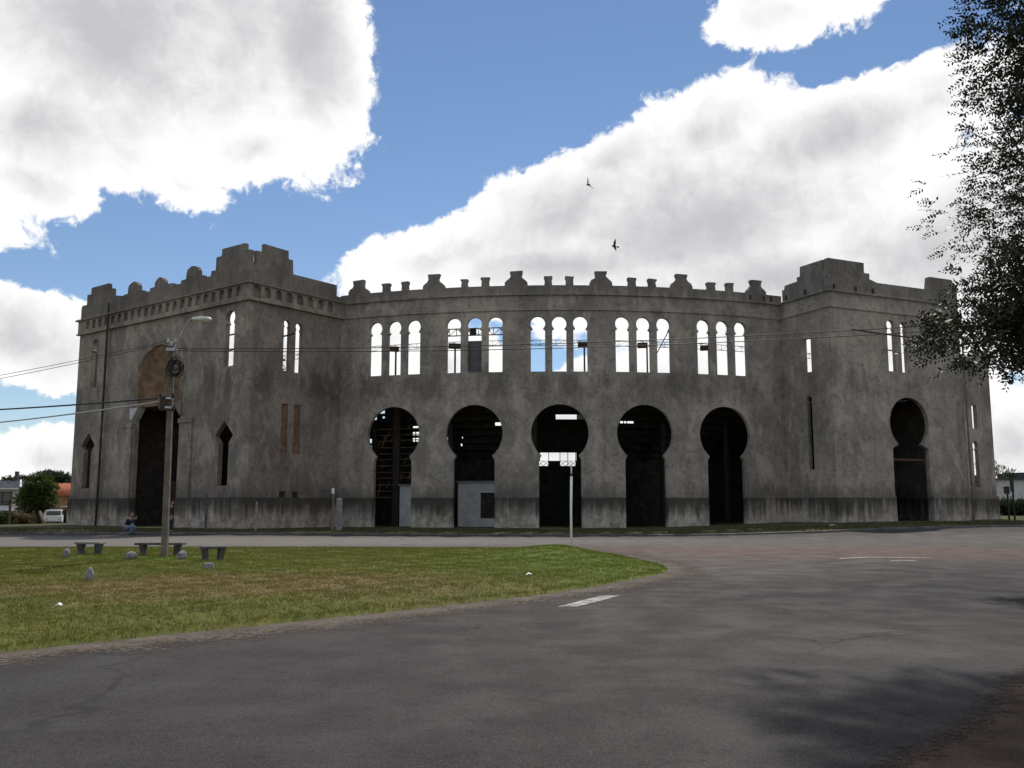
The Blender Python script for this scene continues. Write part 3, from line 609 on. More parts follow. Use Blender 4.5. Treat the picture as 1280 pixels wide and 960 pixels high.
for a in (-23.2, -13.1, -4.6, 3.97, 12.5, 21.0):
    bm = bmesh.new(); tube(bm, [ringat(38.4)(R_(a) * 38.4, 9.6, 0), ringat(29)(R_(a) * 29, 3.2, 0)], .16, 6); link('raker_beam', bm_mesh('raker_beam', bm), MSTEEL, bull)
    bm = bmesh.new(); tube(bm, [ringat(35.6)(R_(a) * 35.6, z, 0) for z in (0, 7.6)], .22, 8); link('corridor_column', bm_mesh('corridor_column', bm), MSTEEL, bull)
# corridor wall under the rake, lower in the left bay where stairs let light through
c33 = ringat(31.6)
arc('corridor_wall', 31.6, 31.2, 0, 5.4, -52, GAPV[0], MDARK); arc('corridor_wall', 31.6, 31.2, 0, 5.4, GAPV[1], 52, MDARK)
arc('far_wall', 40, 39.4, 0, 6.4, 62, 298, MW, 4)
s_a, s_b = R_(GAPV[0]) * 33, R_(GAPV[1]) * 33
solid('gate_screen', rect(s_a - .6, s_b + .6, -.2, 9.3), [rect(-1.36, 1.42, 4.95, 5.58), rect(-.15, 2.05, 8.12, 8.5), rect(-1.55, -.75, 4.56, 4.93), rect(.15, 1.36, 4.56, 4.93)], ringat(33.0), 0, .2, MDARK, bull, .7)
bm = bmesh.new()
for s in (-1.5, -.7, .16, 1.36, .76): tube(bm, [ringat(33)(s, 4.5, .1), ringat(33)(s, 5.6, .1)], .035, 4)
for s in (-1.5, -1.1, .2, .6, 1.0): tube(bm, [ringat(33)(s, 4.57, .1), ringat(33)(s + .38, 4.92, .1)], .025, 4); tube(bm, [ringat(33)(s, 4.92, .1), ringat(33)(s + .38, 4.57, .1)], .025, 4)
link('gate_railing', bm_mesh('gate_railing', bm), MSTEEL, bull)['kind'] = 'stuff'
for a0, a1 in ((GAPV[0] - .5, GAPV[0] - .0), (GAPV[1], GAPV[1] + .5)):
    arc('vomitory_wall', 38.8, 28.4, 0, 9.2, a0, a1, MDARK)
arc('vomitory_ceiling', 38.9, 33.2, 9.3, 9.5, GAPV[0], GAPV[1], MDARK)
# whitewashed ticket booth behind the second arch, its low partner in the first
def booth(s0, s1, r, h, win):
    b = solid('ticket_booth', rect(s0, s1, -.1, h), [win] if win else [], ringat(r), 0, .2, MWALLW, bull, .8)
    solid('booth_roof', rect(s0 - .1, s1 + .1, h, h + .12), [], ringat(r), -.12, 2.4, MCONC, bull, .8)
    if win: solid('booth_window', rect(win[0][0] - .05, win[1][0] + .05, win[0][1] - .05, win[2][1] + .05), [], ringat(r), .12, .16, MDARK, bull)
    solid('booth_side', rect(.2, 2.3, -.1, h), [], lambda s, z, d, q=ringat(r): q(s0 + d, z, s), 0, .2, MWALLW, bull)
booth(R_(-11.46) * 37.2, R_(-4.6) * 37.2, 37.2, 3.2, rect(R_(-8.9) * 37.2, R_(-6.2) * 37.2, .66, 2.48))
booth(R_(-18.3) * 37.3, R_(-15) * 37.3, 37.3, 3.0, None)
bm = bmesh.new(); q36 = ringat(35.4)
for i in range(13):
    zz = 2.2 + i * .47; tube(bm, [q36(R_(-23.5) * 35.4, zz, 0), q36(R_(-15.5) * 35.4, zz + random.uniform(-.1, .1), 0)], .045, 4)
for i in range(22):
    a0 = R_(-23.5 + i * .38) * 35.4; z0 = random.uniform(2.2, 7.4); tube(bm, [q36(a0, z0, 0), q36(a0 + random.uniform(.1, .5), z0 + .47 * random.choice((1, 2)), 0)], .05, 4)
o = link('stair_lattice', bm_mesh('stair_lattice', bm), plain('pale_rust', (.26, .20, .15), .9, .4, 4), bull); o['kind'] = 'stuff'  # paler tone than the other steelwork
bm = bmesh.new(); tube(bm, [ringat(37)(R_(-19.0) * 37, z, 0) for z in (-.1, 9)], .3, 8); link('corridor_column', bm_mesh('corridor_column', bm), MSTEEL, bull)
# lattice girders and posts of the vanished roof
def lattice(r, z0, z1, a0, a1, pitch, rad, mat=MSTEEL):
    bm = bmesh.new(); q = ringat(r); n = max(1, round((a1 - a0) / pitch)); st = [R_(a0 + (a1 - a0) * i / n) * r for i in range(n + 1)]
    tube(bm, [q(s, z0, 0) for s in st], rad, 4); tube(bm, [q(s, z1, 0) for s in st], rad, 4)
    for i, (a, b) in enumerate(zip(st, st[1:])):
        tube(bm, [q(a, z0, 0), q(a, z1, 0)], rad * .7, 4); p, e = ((z0, z1) if i % 2 else (z1, z0)); tube(bm, [q(a, p, 0), q(b, e, 0)], rad * .6, 4)
    return link('lattice_girder', bm_mesh('lattice_girder', bm), mat, bull)
lattice(37.0, 13.15, 13.55, -50, 50, .9, .026)
lattice(38.4, 13.74, 14.24, -12.9, -5.6, .8, .05)
def post(a, r, z0, z1, head=None, w=.12):
    boxo('roof_post', ringat(r)(R_(a) * r, (z0 + z1) / 2, 0), (w, w, z1 - z0), MSTEEL, bull, -R_(a))
    if head: boxo('post_bracket', ringat(r)(R_(a + head[0]) * r, z1 + .1, 0), (head[1], .25, .38), MSTEEL, bull, -R_(a))
for a, hd in ((-18.7, (-.3, .8)), (-11.67, (-.05, .9)), (2.6, (-.15, .75)), (9.6, (-.5, .75)), (16.95, (-.4, .75))): post(a, 37.8, 9.4, 13.0, hd)
for a, b, z0, z1, r in ((10.9, 12.6, 12.6, 14.6, 37.5),):
    bm = bmesh.new(); tube(bm, [ringat(r)(R_(a) * r, z0, 0), ringat(r)(R_(b) * r, z1, 0)], .04, 5); link('roof_strut', bm_mesh('roof_strut', bm), MSTEEL, bull)
solid('window_board', rect(A(-9.6), A(-8.0), 10.7, 13.1), [], ring, .34, .40, plain('grey_board', (.13, .12, .13), .9, .15, 2), bull)
boxo('signal_box', ringat(38.3)(R_(-9.5) * 38.3, 13.99, 0), (.48, .1, .46), MSTEEL, bull, R_(9))
# steel in the towers, seen through their windows
for s, d, z0, z1 in ((3.1, 4.6, 9, 14.4), (9, 7.5, 9, 13)): bm = bmesh.new(); tube(bm, [G(s, z0, d), G(s, z1, d)], .08, 4); link('roof_post', bm_mesh('roof_post', bm), MSTEEL, bull)
for pts in ([G(-1, 13.2, 3.0), G(9, 12.6, 3.0)], [G(0, 13.9, 2.4), G(6, 13.7, 2.4)], [G(3, 12.1, 5.5), G(13, 12.4, 6.5)], [G(3, 11.4, 5.5), G(13, 11.7, 6.5)], [BR(-.5, 13.6, 1.5), BR(-.4, 13.4, 9)], [B(3, 11.3, 4.5), B(11, 11.3, 4.5)], [B(3, 13.7, 4.5), B(11, 13.5, 4.5)]):
    bm = bmesh.new(); tube(bm, pts, .06, 4); link('tie_beam', bm_mesh('tie_beam', bm), MSTEEL, bull)
bm = bmesh.new()
for i in range(12):
    a = G(3 + i * .8, 11.45, 5.6 + i * .08); b = G(3.8 + i * .8, 12.15, 5.7 + i * .08); tube(bm, [a, b], .035, 4)
link('lattice_girder', bm_mesh('lattice_girder', bm), MSTEEL, bull)
bm = bmesh.new(); tube(bm, [BR(2.45, 10.8, 1.0), BR(2.2, 12.0, 1.0)], .05, 4); tube(bm, [BR(1.7, 11.9, 1.0), BR(2.9, 11.6, 1.0)], .05, 4); link('roof_strut', bm_mesh('roof_strut', bm), MSTEEL, bull)

# ------------------------------------------------------------------ street things
def cyl_pole(name, x, y, h, r, mat, label, cat, group=None):
    z = hz(x, y); o = tubeo(name, [(x, y, z - .1), (x, y, z + h * .5), (x + .01, y, z + h)], [r, r * .95, r * .85], mat); return tag(o, label, cat, group)
def fence_post(px, py, dep, h, w, mat, label, group=None):
    d = pxdir(px, py); t = dep / d.y; x = d.x * t; z = hz(x, dep)
    r = thing('fence_post', label, 'post', (x, dep, z), group)
    boxo('shaft', (x, dep, z + h / 2 - .1), (w, w, h + .2), mat, r, random.uniform(0, .5), .9); boxo('cap', (x, dep, z + h + .03), (w * .95, w * .95, .06), mat, r, 0, .5)
    return r
fence_post(257, 660, 55.5, 2.2, .13, MDCONC, 'dark concrete post beside the pointed slit of the gatehouse corner')
fence_post(320, 660, 55.5, 1.75, .12, MCONC, 'short grey post in front of the two small low windows')
fence_post(423.5, 660, 56.5, 1.95, .34, MCONC, 'stout square concrete post at the wall angle beside a thin post')
p = fence_post(415.5, 660, 55.8, 2.55, .12, MPOLE, 'thin tall post with a small white plate on top')
boxo('plate', (p.location.x, p.location.y - .08, p.location.z + 2.45), (.16, .03, .34), MWHITE, p)
fence_post(1176, 650, 60.0, 1.6, .12, MCONC, 'low grey post right of the tower keyhole arch')

# street-name post on the island, plate seen edge-on
x, y = 2.01, 31.6; z = island_z(x, y)
sp = thing('sign_post', 'slim white sign post with edge-on plate on the grass tip', 'sign post', (x, y, z))
tubeo('pole', [(x, y, z - .15), (x, y, z + 1.4), (x + .02, y, z + 2.5)], .04, plain('sign_post_white', (.88, .88, .86), .5, .05), sp)
boxo('bracket', (x + .02, y, z + 2.52), (.1, .1, .07), MBLACK, sp); boxo('plate', (x + .02, y, z + 2.69), (.05, .5, .27), MWHITE, sp, -.063); boxo('finial', (x + .02, y, z + 2.9), (.06, .06, .05), MGALV, sp, 0, .5)

# utility pole with street lamp
PX, PY = -9.94, 26.72; PZ = island_z(PX, PY)
up = thing('utility_pole', 'square tapered concrete utility pole with street lamp standing on the grass', 'utility pole', (PX, PY, PZ))
bm = bmesh.new(); box(bm, (0, 0, 3.05), (.175, .185, 6.3), 0, .76, .016)
m = Matrix.Translation((PX, PY, PZ)) @ Matrix.Rotation(R_(-.55), 4, 'Y') @ Matrix.Rotation(R_(3), 4, 'Z')
bmesh.ops.transform(bm, matrix=m, verts=bm.verts[:]); link('shaft', bm_mesh('shaft', bm), MPOLE, up)
def pp(dx, dy, z): return (PX - .0096 * z + dx, PY + dy, PZ + z)
tubeo('lamp_arm', [pp(.05, -.1, 5.75), pp(.10, -.12, 6.05), pp(.44, -.2, 6.66), pp(.56, -.23, 6.84), pp(.66, -.25, 6.87)], .028, MGALV, up)
boxo('arm_clamp', pp(.03, -.12, 5.98), (.30, .22, .09), MGALV, up, .2); boxo('arm_clamp', pp(.0, -.1, 6.17), (.09, .09, .14), MGALV, up, .2)
def lamp_head():
    bm = bmesh.new(); n = 12; prof = [(0, .03, .02), (.06, .09, .055), (.2, .13, .075), (.38, .15, .085), (.54, .13, .08), (.62, .075, .05), (.64, .02, .02)]; rings = []
    for (l, w, h) in prof: rings.append([bm.verts.new((l, w * math.cos(a), h * math.sin(a) * (1 if math.sin(a) > 0 else .75))) for a in (2 * math.pi * k / n for k in range(n))])
    for a, b in zip(rings, rings[1:]):
        for k in range(n): bm.faces.new((a[k], a[(k + 1) % n], b[(k + 1) % n], b[k]))
    bm.faces.new(rings[0][::-1]); bm.faces.new(rings[-1])
    bmesh.ops.transform(bm, matrix=Matrix.Translation(pp(.60, -.25, 6.86)) @ Matrix.Rotation(R_(2), 4, 'Y') @ Matrix.Rotation(R_(-8), 4, 'Z'), verts=bm.verts[:])
    h = link('lamp_head', bm_mesh('lamp_head', bm, True), MALU, up)
    bm = bmesh.new(); bmesh.ops.create_icosphere(bm, subdivisions=2, radius=.1); bmesh.ops.transform(bm, matrix=Matrix.Translation(pp(1.06, -.32, 6.79)) @ Matrix.Diagonal((1.2, 1, .7, 1)), verts=bm.verts[:])
    g = link('lens', bm_mesh('lens', bm, True), MGALV, h); g.parent = h
    boxo('photocell', pp(.64, -.26, 6.86), (.07, .1, .08), MBLACK, h)
lamp_head()
for z, dx in ((4.55, -.02), (4.28, 0)):
    boxo('cable_bracket', pp(dx - .04, -.16, z), (.42, .08, .06), MGALV, up, .1)
boxo('splice_box', pp(-.14, -.14, 4.4), (.22, .16, .42), MSTEEL, up, .3, 1, .02)
for k, (dx, dz) in enumerate(((-.22, 4.6), (.14, 4.6), (-.2, 4.25), (.16, 4.22), (-.06, 6.22), (.14, 6.22))):
    bm = bmesh.new(); tube(bm, [pp(dx, -.2, dz - .06), pp(dx, -.2, dz - .02), pp(dx, -.2, dz + .03), pp(dx, -.2, dz + .08)], [.03, .055, .03, .045], 8); link('insulator', bm_mesh('insulator', bm, True), MBLACK if k < 4 else MGALV, up)
bm = bmesh.new()
for k in range(13):
    rx, rz = random.uniform(.12, .25), random.uniform(.15, .29); ox, oy, oz = random.uniform(-.08, .05), -.18 - .02 * k, random.uniform(-.08, .08); tl = random.uniform(-.3, .3)
    tube(bm, [pp(.24 + ox + rx * math.cos(a), oy + .05 * math.sin(a + tl), 5.45 + oz + rz * math.sin(a)) for a in (2 * math.pi * i / 20 for i in range(21))], .014, 5, False)
link('cable_coil', bm_mesh('cable_coil', bm, True), MBLACK, up)

def cable(label, a, b, sag, r, mat):
    pts = [Vector(a).lerp(Vector(b), i / 30) - Vector((0, 0, sag * 4 * (i / 30) * (1 - i / 30))) for i in range(31)]
    return tag(tubeo('overhead_cable', pts, r, mat, None, 6), label, 'cable')
cable('upper of two thin black wires crossing the bullring facade', pp(.12, -.2, 6.0), (17, 23.2, 6.62), .30, .011, MBLACK)
cable('lower of two thin black wires crossing the bullring facade', pp(.14, -.2, 5.94), (17, 23.3, 6.50), .34, .011, MBLACK)
cable('upper thin wire running left from the pole top', pp(-.1, -.2, 6.22), (-36, 45.8, 6.6), .25, .009, MBLACK)
cable('lower thin wire running left from the pole top', pp(-.1, -.2, 6.16), (-36, 45.8, 6.35), .25, .009, MBLACK)
cable('thick black cable running left from the pole bracket', pp(-.2, -.2, 4.55), (-36, 45.8, 6.2), .22, .026, MBLACK)
cable('pale grey sagging cable running left from the pole bracket', pp(-.2, -.2, 4.45), (-36, 45.8, 5.3), .35, .022, MCAB)

# benches
def bench(x, y, rz, L, label, mat_top, legs):
    z = island_z(x, y); r = thing('concrete_bench', label, 'bench', (x, y, z), 'concrete benches on the grass'); c, s = math.cos(rz), math.sin(rz)
    boxo('seat', (x, y, z + .335), (L, .36, .065), mat_top, r, rz, .97, .012)
    for k in legs:
        bm = bmesh.new(); pr = [(-.15, .30), (.15, .30), (.13, .22), (.09, .08), (.13, -.05), (-.13, -.05), (-.09, .08), (-.13, .22)]; t = .07
        a = [bm.verts.new((k * L - t, u, w)) for u, w in pr]; b = [bm.verts.new((k * L + t, u, w)) for u, w in pr]
        bm.faces.new(a); bm.faces.new(b[::-1])
        for i in range(8): bm.faces.new((a[i], a[(i + 1) % 8], b[(i + 1) % 8], b[i]))
        for q in bm.verts:                              # legs flare out under the seat
            q.co.x += k * .12 * max(0, q.co.z) / .3
        bmesh.ops.transform(bm, matrix=Matrix.Translation((x, y, z)) @ Matrix.Rotation(rz, 4, 'Z'), verts=bm.verts[:]); link('leg', bm_mesh('leg', bm), MDCONC, r)
bench(-12.75, 28.2, -.08, .82, 'small pale-topped concrete bench standing clear of the utility pole', MCONC, (-.3, .3))
bench(-10.45, 27.75, .0, 1.45, 'long concrete bench partly hidden behind the utility pole', MDCONC, (-.33, .33))
bench(-8.1, 25.3, .55, .64, 'squat concrete bench turned askew beside a cut stone block', MDCONC, (-.3, .3))
def stone(x, y, w, h, label, cut=False, mat=MSTONE):
    z = island_z(x, y); bm = bmesh.new()
    if cut: box(bm, (0, 0, h / 2 - .02), (w, w * .8, h), .4, .95, .015)
    else:
        bmesh.ops.create_icosphere(bm, subdivisions=2, radius=.5)
        for q in bm.verts:
            k = 1 + random.uniform(-.13, .13); q.co = Vector((q.co.x * w * k, q.co.y * w * .85 * k, q.co.z * h * k * 1.25 + h * .42))
    bmesh.ops.transform(bm, matrix=Matrix.Translation((x, y, z)) @ Matrix.Rotation(random.uniform(0, 3), 4, 'Z'), verts=bm.verts[:])
    return tag(link('marker_stone', bm_mesh('marker_stone', bm), mat), label, 'stone', 'rough stones set on the grass')
stone(-12.5, 26.2, .23, .24, 'small round grey stone beside the pale-topped bench')
stone(-10.4, 25.5, .34, .20, 'low grey stone with a pale face in front of the long bench', False)
stone(-9.0, 25.5, .28, .21, 'grey angular stone between the utility pole and the askew bench')
stone(-7.1, 21.9, .22, .15, 'cut square stone block in front of the askew bench', True)
stone(-8.3, 18.4, .17, .26, 'upright pointed grey stone standing alone on the dry grass')

# litter on grass
def litter(x, y, label, sx, sy):
    z = (island_z(x, y) if inside(np.array([[x, y]]), ISLS)[0] else hz(x, y) + .09) + .012; v = [(x + a * sx, y + b * sy, z + c) for a, b, c in ((-.5, -.5, 0), (.1, -.55, .03), (.5, -.4, .01), (.45, .5, .02), (0, .4, .05), (-.5, .5, .01))]
    v += [(a, b, c - .008) for a, b, c in v]; f = [(0, 1, 4, 5), (1, 2, 3, 4), (11, 10, 7, 6), (10, 9, 8, 7)] + [(i, (i + 1) % 6, (i + 1) % 6 + 6, i + 6) for i in range(6)]
    tag(link('paper_scrap', mesh('paper_scrap', v, f), MWHITE), label, 'litter')
litter(-6.6, 13.7, 'pale scrap lying on the dry grass by the dirt edge', .09, .07); litter(.35, 19.6, 'white paper scrap in the green grass below the sign post', .12, .14); litter(19.0, 55.0, 'white scrap on the verge below the right tower corner', .5, .3)

# ------------------------------------------------------------------ people (skin-modifier bodies)
def skinned(name, chains, mat, parent, sub=2):
    """chains: list of [(x,y,z,r),...]; first point of later chains may repeat an earlier point to join"""
    v = []; e = []; rad = []; idx = {}
    for ch in chains:
        prev = None
        for (x, y, z, r) in ch:
            k = (round(x, 4), round(y, 4), round(z, 4))
            if k not in idx: idx[k] = len(v); v.append((x, y, z)); rad.append(r)
            if prev is not None: e.append((prev, idx[k]))
            prev = idx[k]
    me = bpy.data.meshes.new(name); me.from_pydata(v, e, []); o = bpy.data.objects.new(name, me); COL.objects.link(o)
    sk = o.modifiers.new('skin', 'SKIN'); sk.use_smooth_shade = True
    for i, r in enumerate(rad): me.skin_vertices[0].data[i].radius = (r, r)
    me.skin_vertices[0].data[0].use_root = True
    ms = o.modifiers.new('sub', 'SUBSURF'); ms.levels = sub; ms.render_levels = sub
    me.materials.append(mat); o.parent = parent
    return o
def hand(cx, cy, cz, dx, dy, dz):                       # palm with five short finger chains
    d = Vector((dx, dy, dz)).normalized(); sidev = d.orthogonal().normalized(); p = Vector((cx, cy, cz)); ch = []
    k = p + d * .05; ch.append([(*p, .03), (*k, .033)])
    for i, l in enumerate((.06, .075, .08, .07)):
        a = k + sidev * (.02 * (i - 1.5)) + d * .03; b = a + d * l * .6; c = b + d * l * .4 + Vector((0, 0, -.015)); ch.append([(*k, .033), (*a, .011), (*b, .009), (*c, .008)])
    a = p + sidev * .035 + d * .03; b = a + sidev * .02 + d * .035; ch.append([(*p, .03), (*a, .012), (*b, .009)]); return ch
def head_parts(parent, c, yaw, pitch=0.0):
    bm = bmesh.new(); bmesh.ops.create_icosphere(bm, subdivisions=3, radius=1)
    for q in bm.verts:                                 # skull with brow, nose, chin; face looks along +x
        x, y, z = q.co; q.co = Vector((x * .098 + (.012 if x > .55 and -.6 < z < .1 else 0), y * .076 * (1 - .22 * max(0, -z)), z * .122))
        if x > .82 and abs(y) < .28 and -.32 < z < .12: q.co.x += .022
    mt = Matrix.Translation(c) @ Matrix.Rotation(yaw, 4, 'Z') @ Matrix.Rotation(pitch, 4, 'Y')
    bmesh.ops.transform(bm, matrix=mt, verts=bm.verts[:]); h = link('head', bm_mesh('head', bm, True), MSKIN); h.parent = parent
    bm = bmesh.new(); bmesh.ops.create_icosphere(bm, subdivisions=3, radius=1)
    bmesh.ops.delete(bm, geom=[q for q in bm.verts if (q.co.z < -.15 and q.co.x > -.4) or (q.co.x > .55 and q.co.z < .45) or q.co.z < -.65], context='VERTS')
    for q in bm.verts: q.co = Vector((q.co.x * .108 - .004, q.co.y * .088, q.co.z * .132 + .004))
    bmesh.ops.transform(bm, matrix=mt, verts=bm.verts[:]); o = link('hair', bm_mesh('hair', bm, True), MHAIR); o.parent = h
    bm = bmesh.new()
    for s in (-1, 1):
        r = bmesh.ops.create_icosphere(bm, subdivisions=1, radius=.013); bmesh.ops.translate(bm, vec=(.093, s * .032, .012), verts=r['verts'])
    bmesh.ops.transform(bm, matrix=mt, verts=bm.verts[:]); o = link('eyes', bm_mesh('eyes', bm, True), MHAIR); o.parent = h
    bm = bmesh.new()
    for s in (-1, 1):
        r = bmesh.ops.create_icosphere(bm, subdivisions=1, radius=.03); bmesh.ops.transform(bm, matrix=Matrix.Translation((-.005, s * .078, -.01)) @ Matrix.Diagonal((.7, .35, 1, 1)), verts=r['verts'])
    bmesh.ops.transform(bm, matrix=mt, verts=bm.verts[:]); o = link('ears', bm_mesh('ears', bm, True), MSKIN); o.parent = h
# crouching photographer, facing +x
def croucher(x, y):
    z = hz(x, y); r = thing('person', 'person in dark jacket and blue jeans crouching with a raised camera', 'person', (x, y, z))
    b = []
    b.append([(-.12, 0, .36, .13), (-.08, 0, .55, .135), (.0, 0, .78, .15), (.03, 0, .90, .07), (.05, 0, .98, .055)])
    for s in (-1, 1):
        b.append([(-.12, 0, .36, .13), (-.10, s * .11, .34, .10), (.30, s * .15, .46, .065), (.12, s * .14, .10, .045), (.10, s * .14, .05, .04), (.30, s * .15, .03, .032)])
        b.append([(.0, 0, .78, .15), (.02, s * .19, .80, .06), (.26, s * .20, .66, .045), (.36, s * .09, .90, .032)])
    skinned('body', b, MSKIN, r)
    for s in (-1, 1): skinned('hand', hand(.36, s * .08, .90, .3, -s * .6, .6), MSKIN, r, 1)
    j = [[(-.11, 0, .42, .15), (-.08, 0, .56, .165), (.0, 0, .78, .18), (.02, 0, .87, .10)]]
    for s in (-1, 1): j.append([(.0, 0, .78, .18), (.02, s * .19, .80, .08), (.26, s * .20, .66, .064), (.34, s * .11, .85, .048)])
    skinned('jacket', j, MJACK, r)
    t = [[(-.13, 0, .38, .15), (-.15, 0, .30, .14)]]
    for s in (-1, 1): t.append([(-.13, 0, .38, .15), (-.10, s * .12, .34, .125), (.30, s * .15, .46, .09), (.12, s * .14, .10, .068)])
    skinned('jeans', t, MJEAN, r)
    for s in (-1, 1): skinned('shoe', [[(.06, s * .14, .05, .052), (.18, s * .145, .045, .05), (.31, s * .15, .035, .042)]], MBLACK, r, 1)
    head_parts(r, (.09, 0, 1.09), 0, .05)
    bm = bmesh.new(); box(bm, (.30, 0, 1.06), (.08, .15, .10), 0, 1, .012); tube(bm, [(.32, 0, 1.06), (.42, 0, 1.06)], .045, 10)
    o = tag(link('camera_body', bm_mesh('camera_body', bm), MBLACK), 'black camera held up by the crouching person', 'camera'); o.location = (x, y, z); return r
croucher(-21.0, 51.0)
def stander(x, y):
    z = hz(x, y) + .08; r = thing('person', 'dark-clothed person standing behind the utility pole near the gatehouse', 'person', (x, y, z)); b = []
    b.append([(0, 0, .92, .13), (0, 0, 1.10, .125), (-.01, 0, 1.36, .145), (0, 0, 1.48, .06), (.01, 0, 1.54, .05)])
    for s in (-1, 1):
        b.append([(0, 0, .92, .13), (0, s * .10, .86, .09), (.03 * s, s * .10, .48, .058), (.02 * s, s * .10, .09, .04), (.17, s * .11, .03, .032)])
        b.append([(-.01, 0, 1.36, .145), (-.01, s * .19, 1.38, .058), (.0, s * .23, 1.10, .045), (.10, s * .22, .87, .03)])
    skinned('body', b, MSKIN, r)
    for s in (-1, 1): skinned('hand', hand(.10, s * .22, .87, .2, 0, -1), MSKIN, r, 1)
    j = [[(0, 0, .90, .155), (0, 0, 1.10, .155), (-.01, 0, 1.36, .17), (0, 0, 1.45, .09)]]
    for s in (-1, 1): j.append([(-.01, 0, 1.36, .17), (-.01, s * .19, 1.38, .078), (.0, s * .23, 1.10, .062), (.09, s * .22, .90, .046)])
    skinned('jacket', j, MJACK, r)
    t = [[(0, 0, .94, .145), (0, 0, .88, .14)]]
    for s in (-1, 1): t.append([(0, 0, .88, .14), (0, s * .10, .82, .11), (.03 * s, s * .10, .48, .076), (.02 * s, s * .10, .10, .06)])
    skinned('trousers', t, plain('dark_denim', (.035, .042, .06), .9, .25, 14), r)
    for s in (-1, 1): skinned('shoe', [[(-.04, s * .10, .05, .05), (.08, s * .105, .045, .048), (.19, s * .11, .035, .04)]], MBLACK, r, 1)
    head_parts(r, (.02, 0, 1.66), 0, 0)
stander(-19.2, 52.3)

# birds
def bird(px, py, dep, rz, label):
    d = pxdir(px, py); p = Vector((0, 0, EYE)) + d * (dep / d.y); r = thing('bird', label, 'bird', p, 'birds flying over the bullring')
    skinned('body', [[(-.16, 0, 0, .02), (-.08, 0, 0, .04), (.03, 0, .0, .055), (.11, 0, .01, .04), (.15, 0, .02, .03), (.19, 0, .015, .01)]], MBIRD, r, 2)
    for s in (-1, 1):
        v = [(.08, s * .03, .02), (.10, s * .17, .13), (.02, s * .36, .20), (-.04, s * .20, .12), (-.06, s * .03, .02)]; v += [(a, b, c - .012) for a, b, c in v]
        o = link('wing', mesh('wing', v, [(0, 1, 2, 3, 4), (9, 8, 7, 6, 5)] + [(i, (i + 1) % 5, (i + 1) % 5 + 5, i + 5) for i in range(5)]), MBIRD); o.parent = r
    v = [(-.12, .02, 0), (-.12, -.02, 0), (-.27, -.05, 0), (-.27, .05, 0)]; v += [(a, b, c - .01) for a, b, c in v]
    o = link('tail', mesh('tail', v, [(0, 1, 2, 3), (7, 6, 5, 4)] + [(i, (i + 1) % 4, (i + 1) % 4 + 4, i + 4) for i in range(4)]), MBIRD); o.parent = r
    r.rotation_euler = (.9, -.3, rz)
bird(735, 231, 46, 2.0, 'higher of two small dark birds flying over the ring'); bird(768, 308, 46, 2.6, 'lower of two small dark birds just above the parapet')

# ------------------------------------------------------------------ vegetation
def leaf_mesh(name, base, axis, size, mat, parent, seed=0, n_leaf=9, length=.45, aspect=.30):
    """twigs with pinnate leaflets; base (N,3), axis (N,3)"""
    rg = np.random.default_rng(seed); n = len(base); ax = axis / np.linalg.norm(axis, axis=1)[:, None]
    rv = rg.normal(size=(n, 3)); sd_ = np.cross(ax, rv); sd_ /= np.linalg.norm(sd_, axis=1)[:, None]; nm = np.cross(ax, sd_)
    V = []; k = n_leaf
    for i in range(k):
        t = (i + .5) / k; side = 1 if i % 2 else -1
        o = base + ax * (length * t)[..., None] if isinstance(length, np.ndarray) else base + ax * length * t
        s = size * (1.1 - .5 * t) * rg.uniform(.7, 1.25, (n, 1)); dirv = sd_ * side * rg.uniform(.6, 1.0, (n, 1)) + ax * rg.uniform(.3, .8, (n, 1)) + nm * rg.uniform(-.5, .5, (n, 1)); dirv /= np.linalg.norm(dirv, axis=1)[:, None]
        w = np.cross(dirv, nm + .4 * rg.normal(size=(n, 3))); w /= np.linalg.norm(w, axis=1)[:, None]; w = w * s * aspect
        V.append(np.stack([o, o + dirv * s * .5 + w, o + dirv * s, o + dirv * s * .5 - w], 1))
    V = np.concatenate(V, 0).reshape(-1, 3); nf = len(V) // 4
    me = bpy.data.meshes.new(name); me.vertices.add(len(V)); me.vertices.foreach_set('co', V.astype(np.float32).ravel())
    me.loops.add(nf * 4); me.loops.foreach_set('vertex_index', np.arange(nf * 4, dtype=np.int32)); me.polygons.add(nf)
    me.polygons.foreach_set('loop_start', np.arange(nf, dtype=np.int32) * 4); me.polygons.foreach_set('loop_total', np.full(nf, 4, np.int32)); me.update(calc_edges=True); me.validate()
    return link(name, me, mat, parent)
def lobes_pts(lobes, n, seed, shell=.55):
    rg = np.random.default_rng(seed); w = np.array([l[3] * l[4] * l[5] * (l[6] if len(l) > 6 else 1) for l in lobes]); w = w / w.sum(); P = []; A_ = []
    for l, k in zip(lobes, (w * n).astype(int)):
        d = rg.normal(size=(k, 3)); d /= np.linalg.norm(d, axis=1)[:, None]; r = shell + (1 - shell) * rg.random((k, 1)) ** .7; r *= 1 + .22 * np.sin(d[:, :1] * 5 + l[0]) * np.cos(d[:, 1:2] * 6 + d[:, 2:] * 4)
        P.append(np.array(l[:3]) + d * r * np.array(l[3:6])); A_.append(d + rg.normal(size=(k, 3)) * .5)
    return np.concatenate(P), np.concatenate(A_)
def trunk(parent, pts, rads, mat, branches=()):
    bm = bmesh.new(); tube(bm, pts, rads, 10)
    for b in branches: tube(bm, b[0], b[1], 6)
    return link('trunk', bm_mesh('trunk', bm, True), mat, parent)
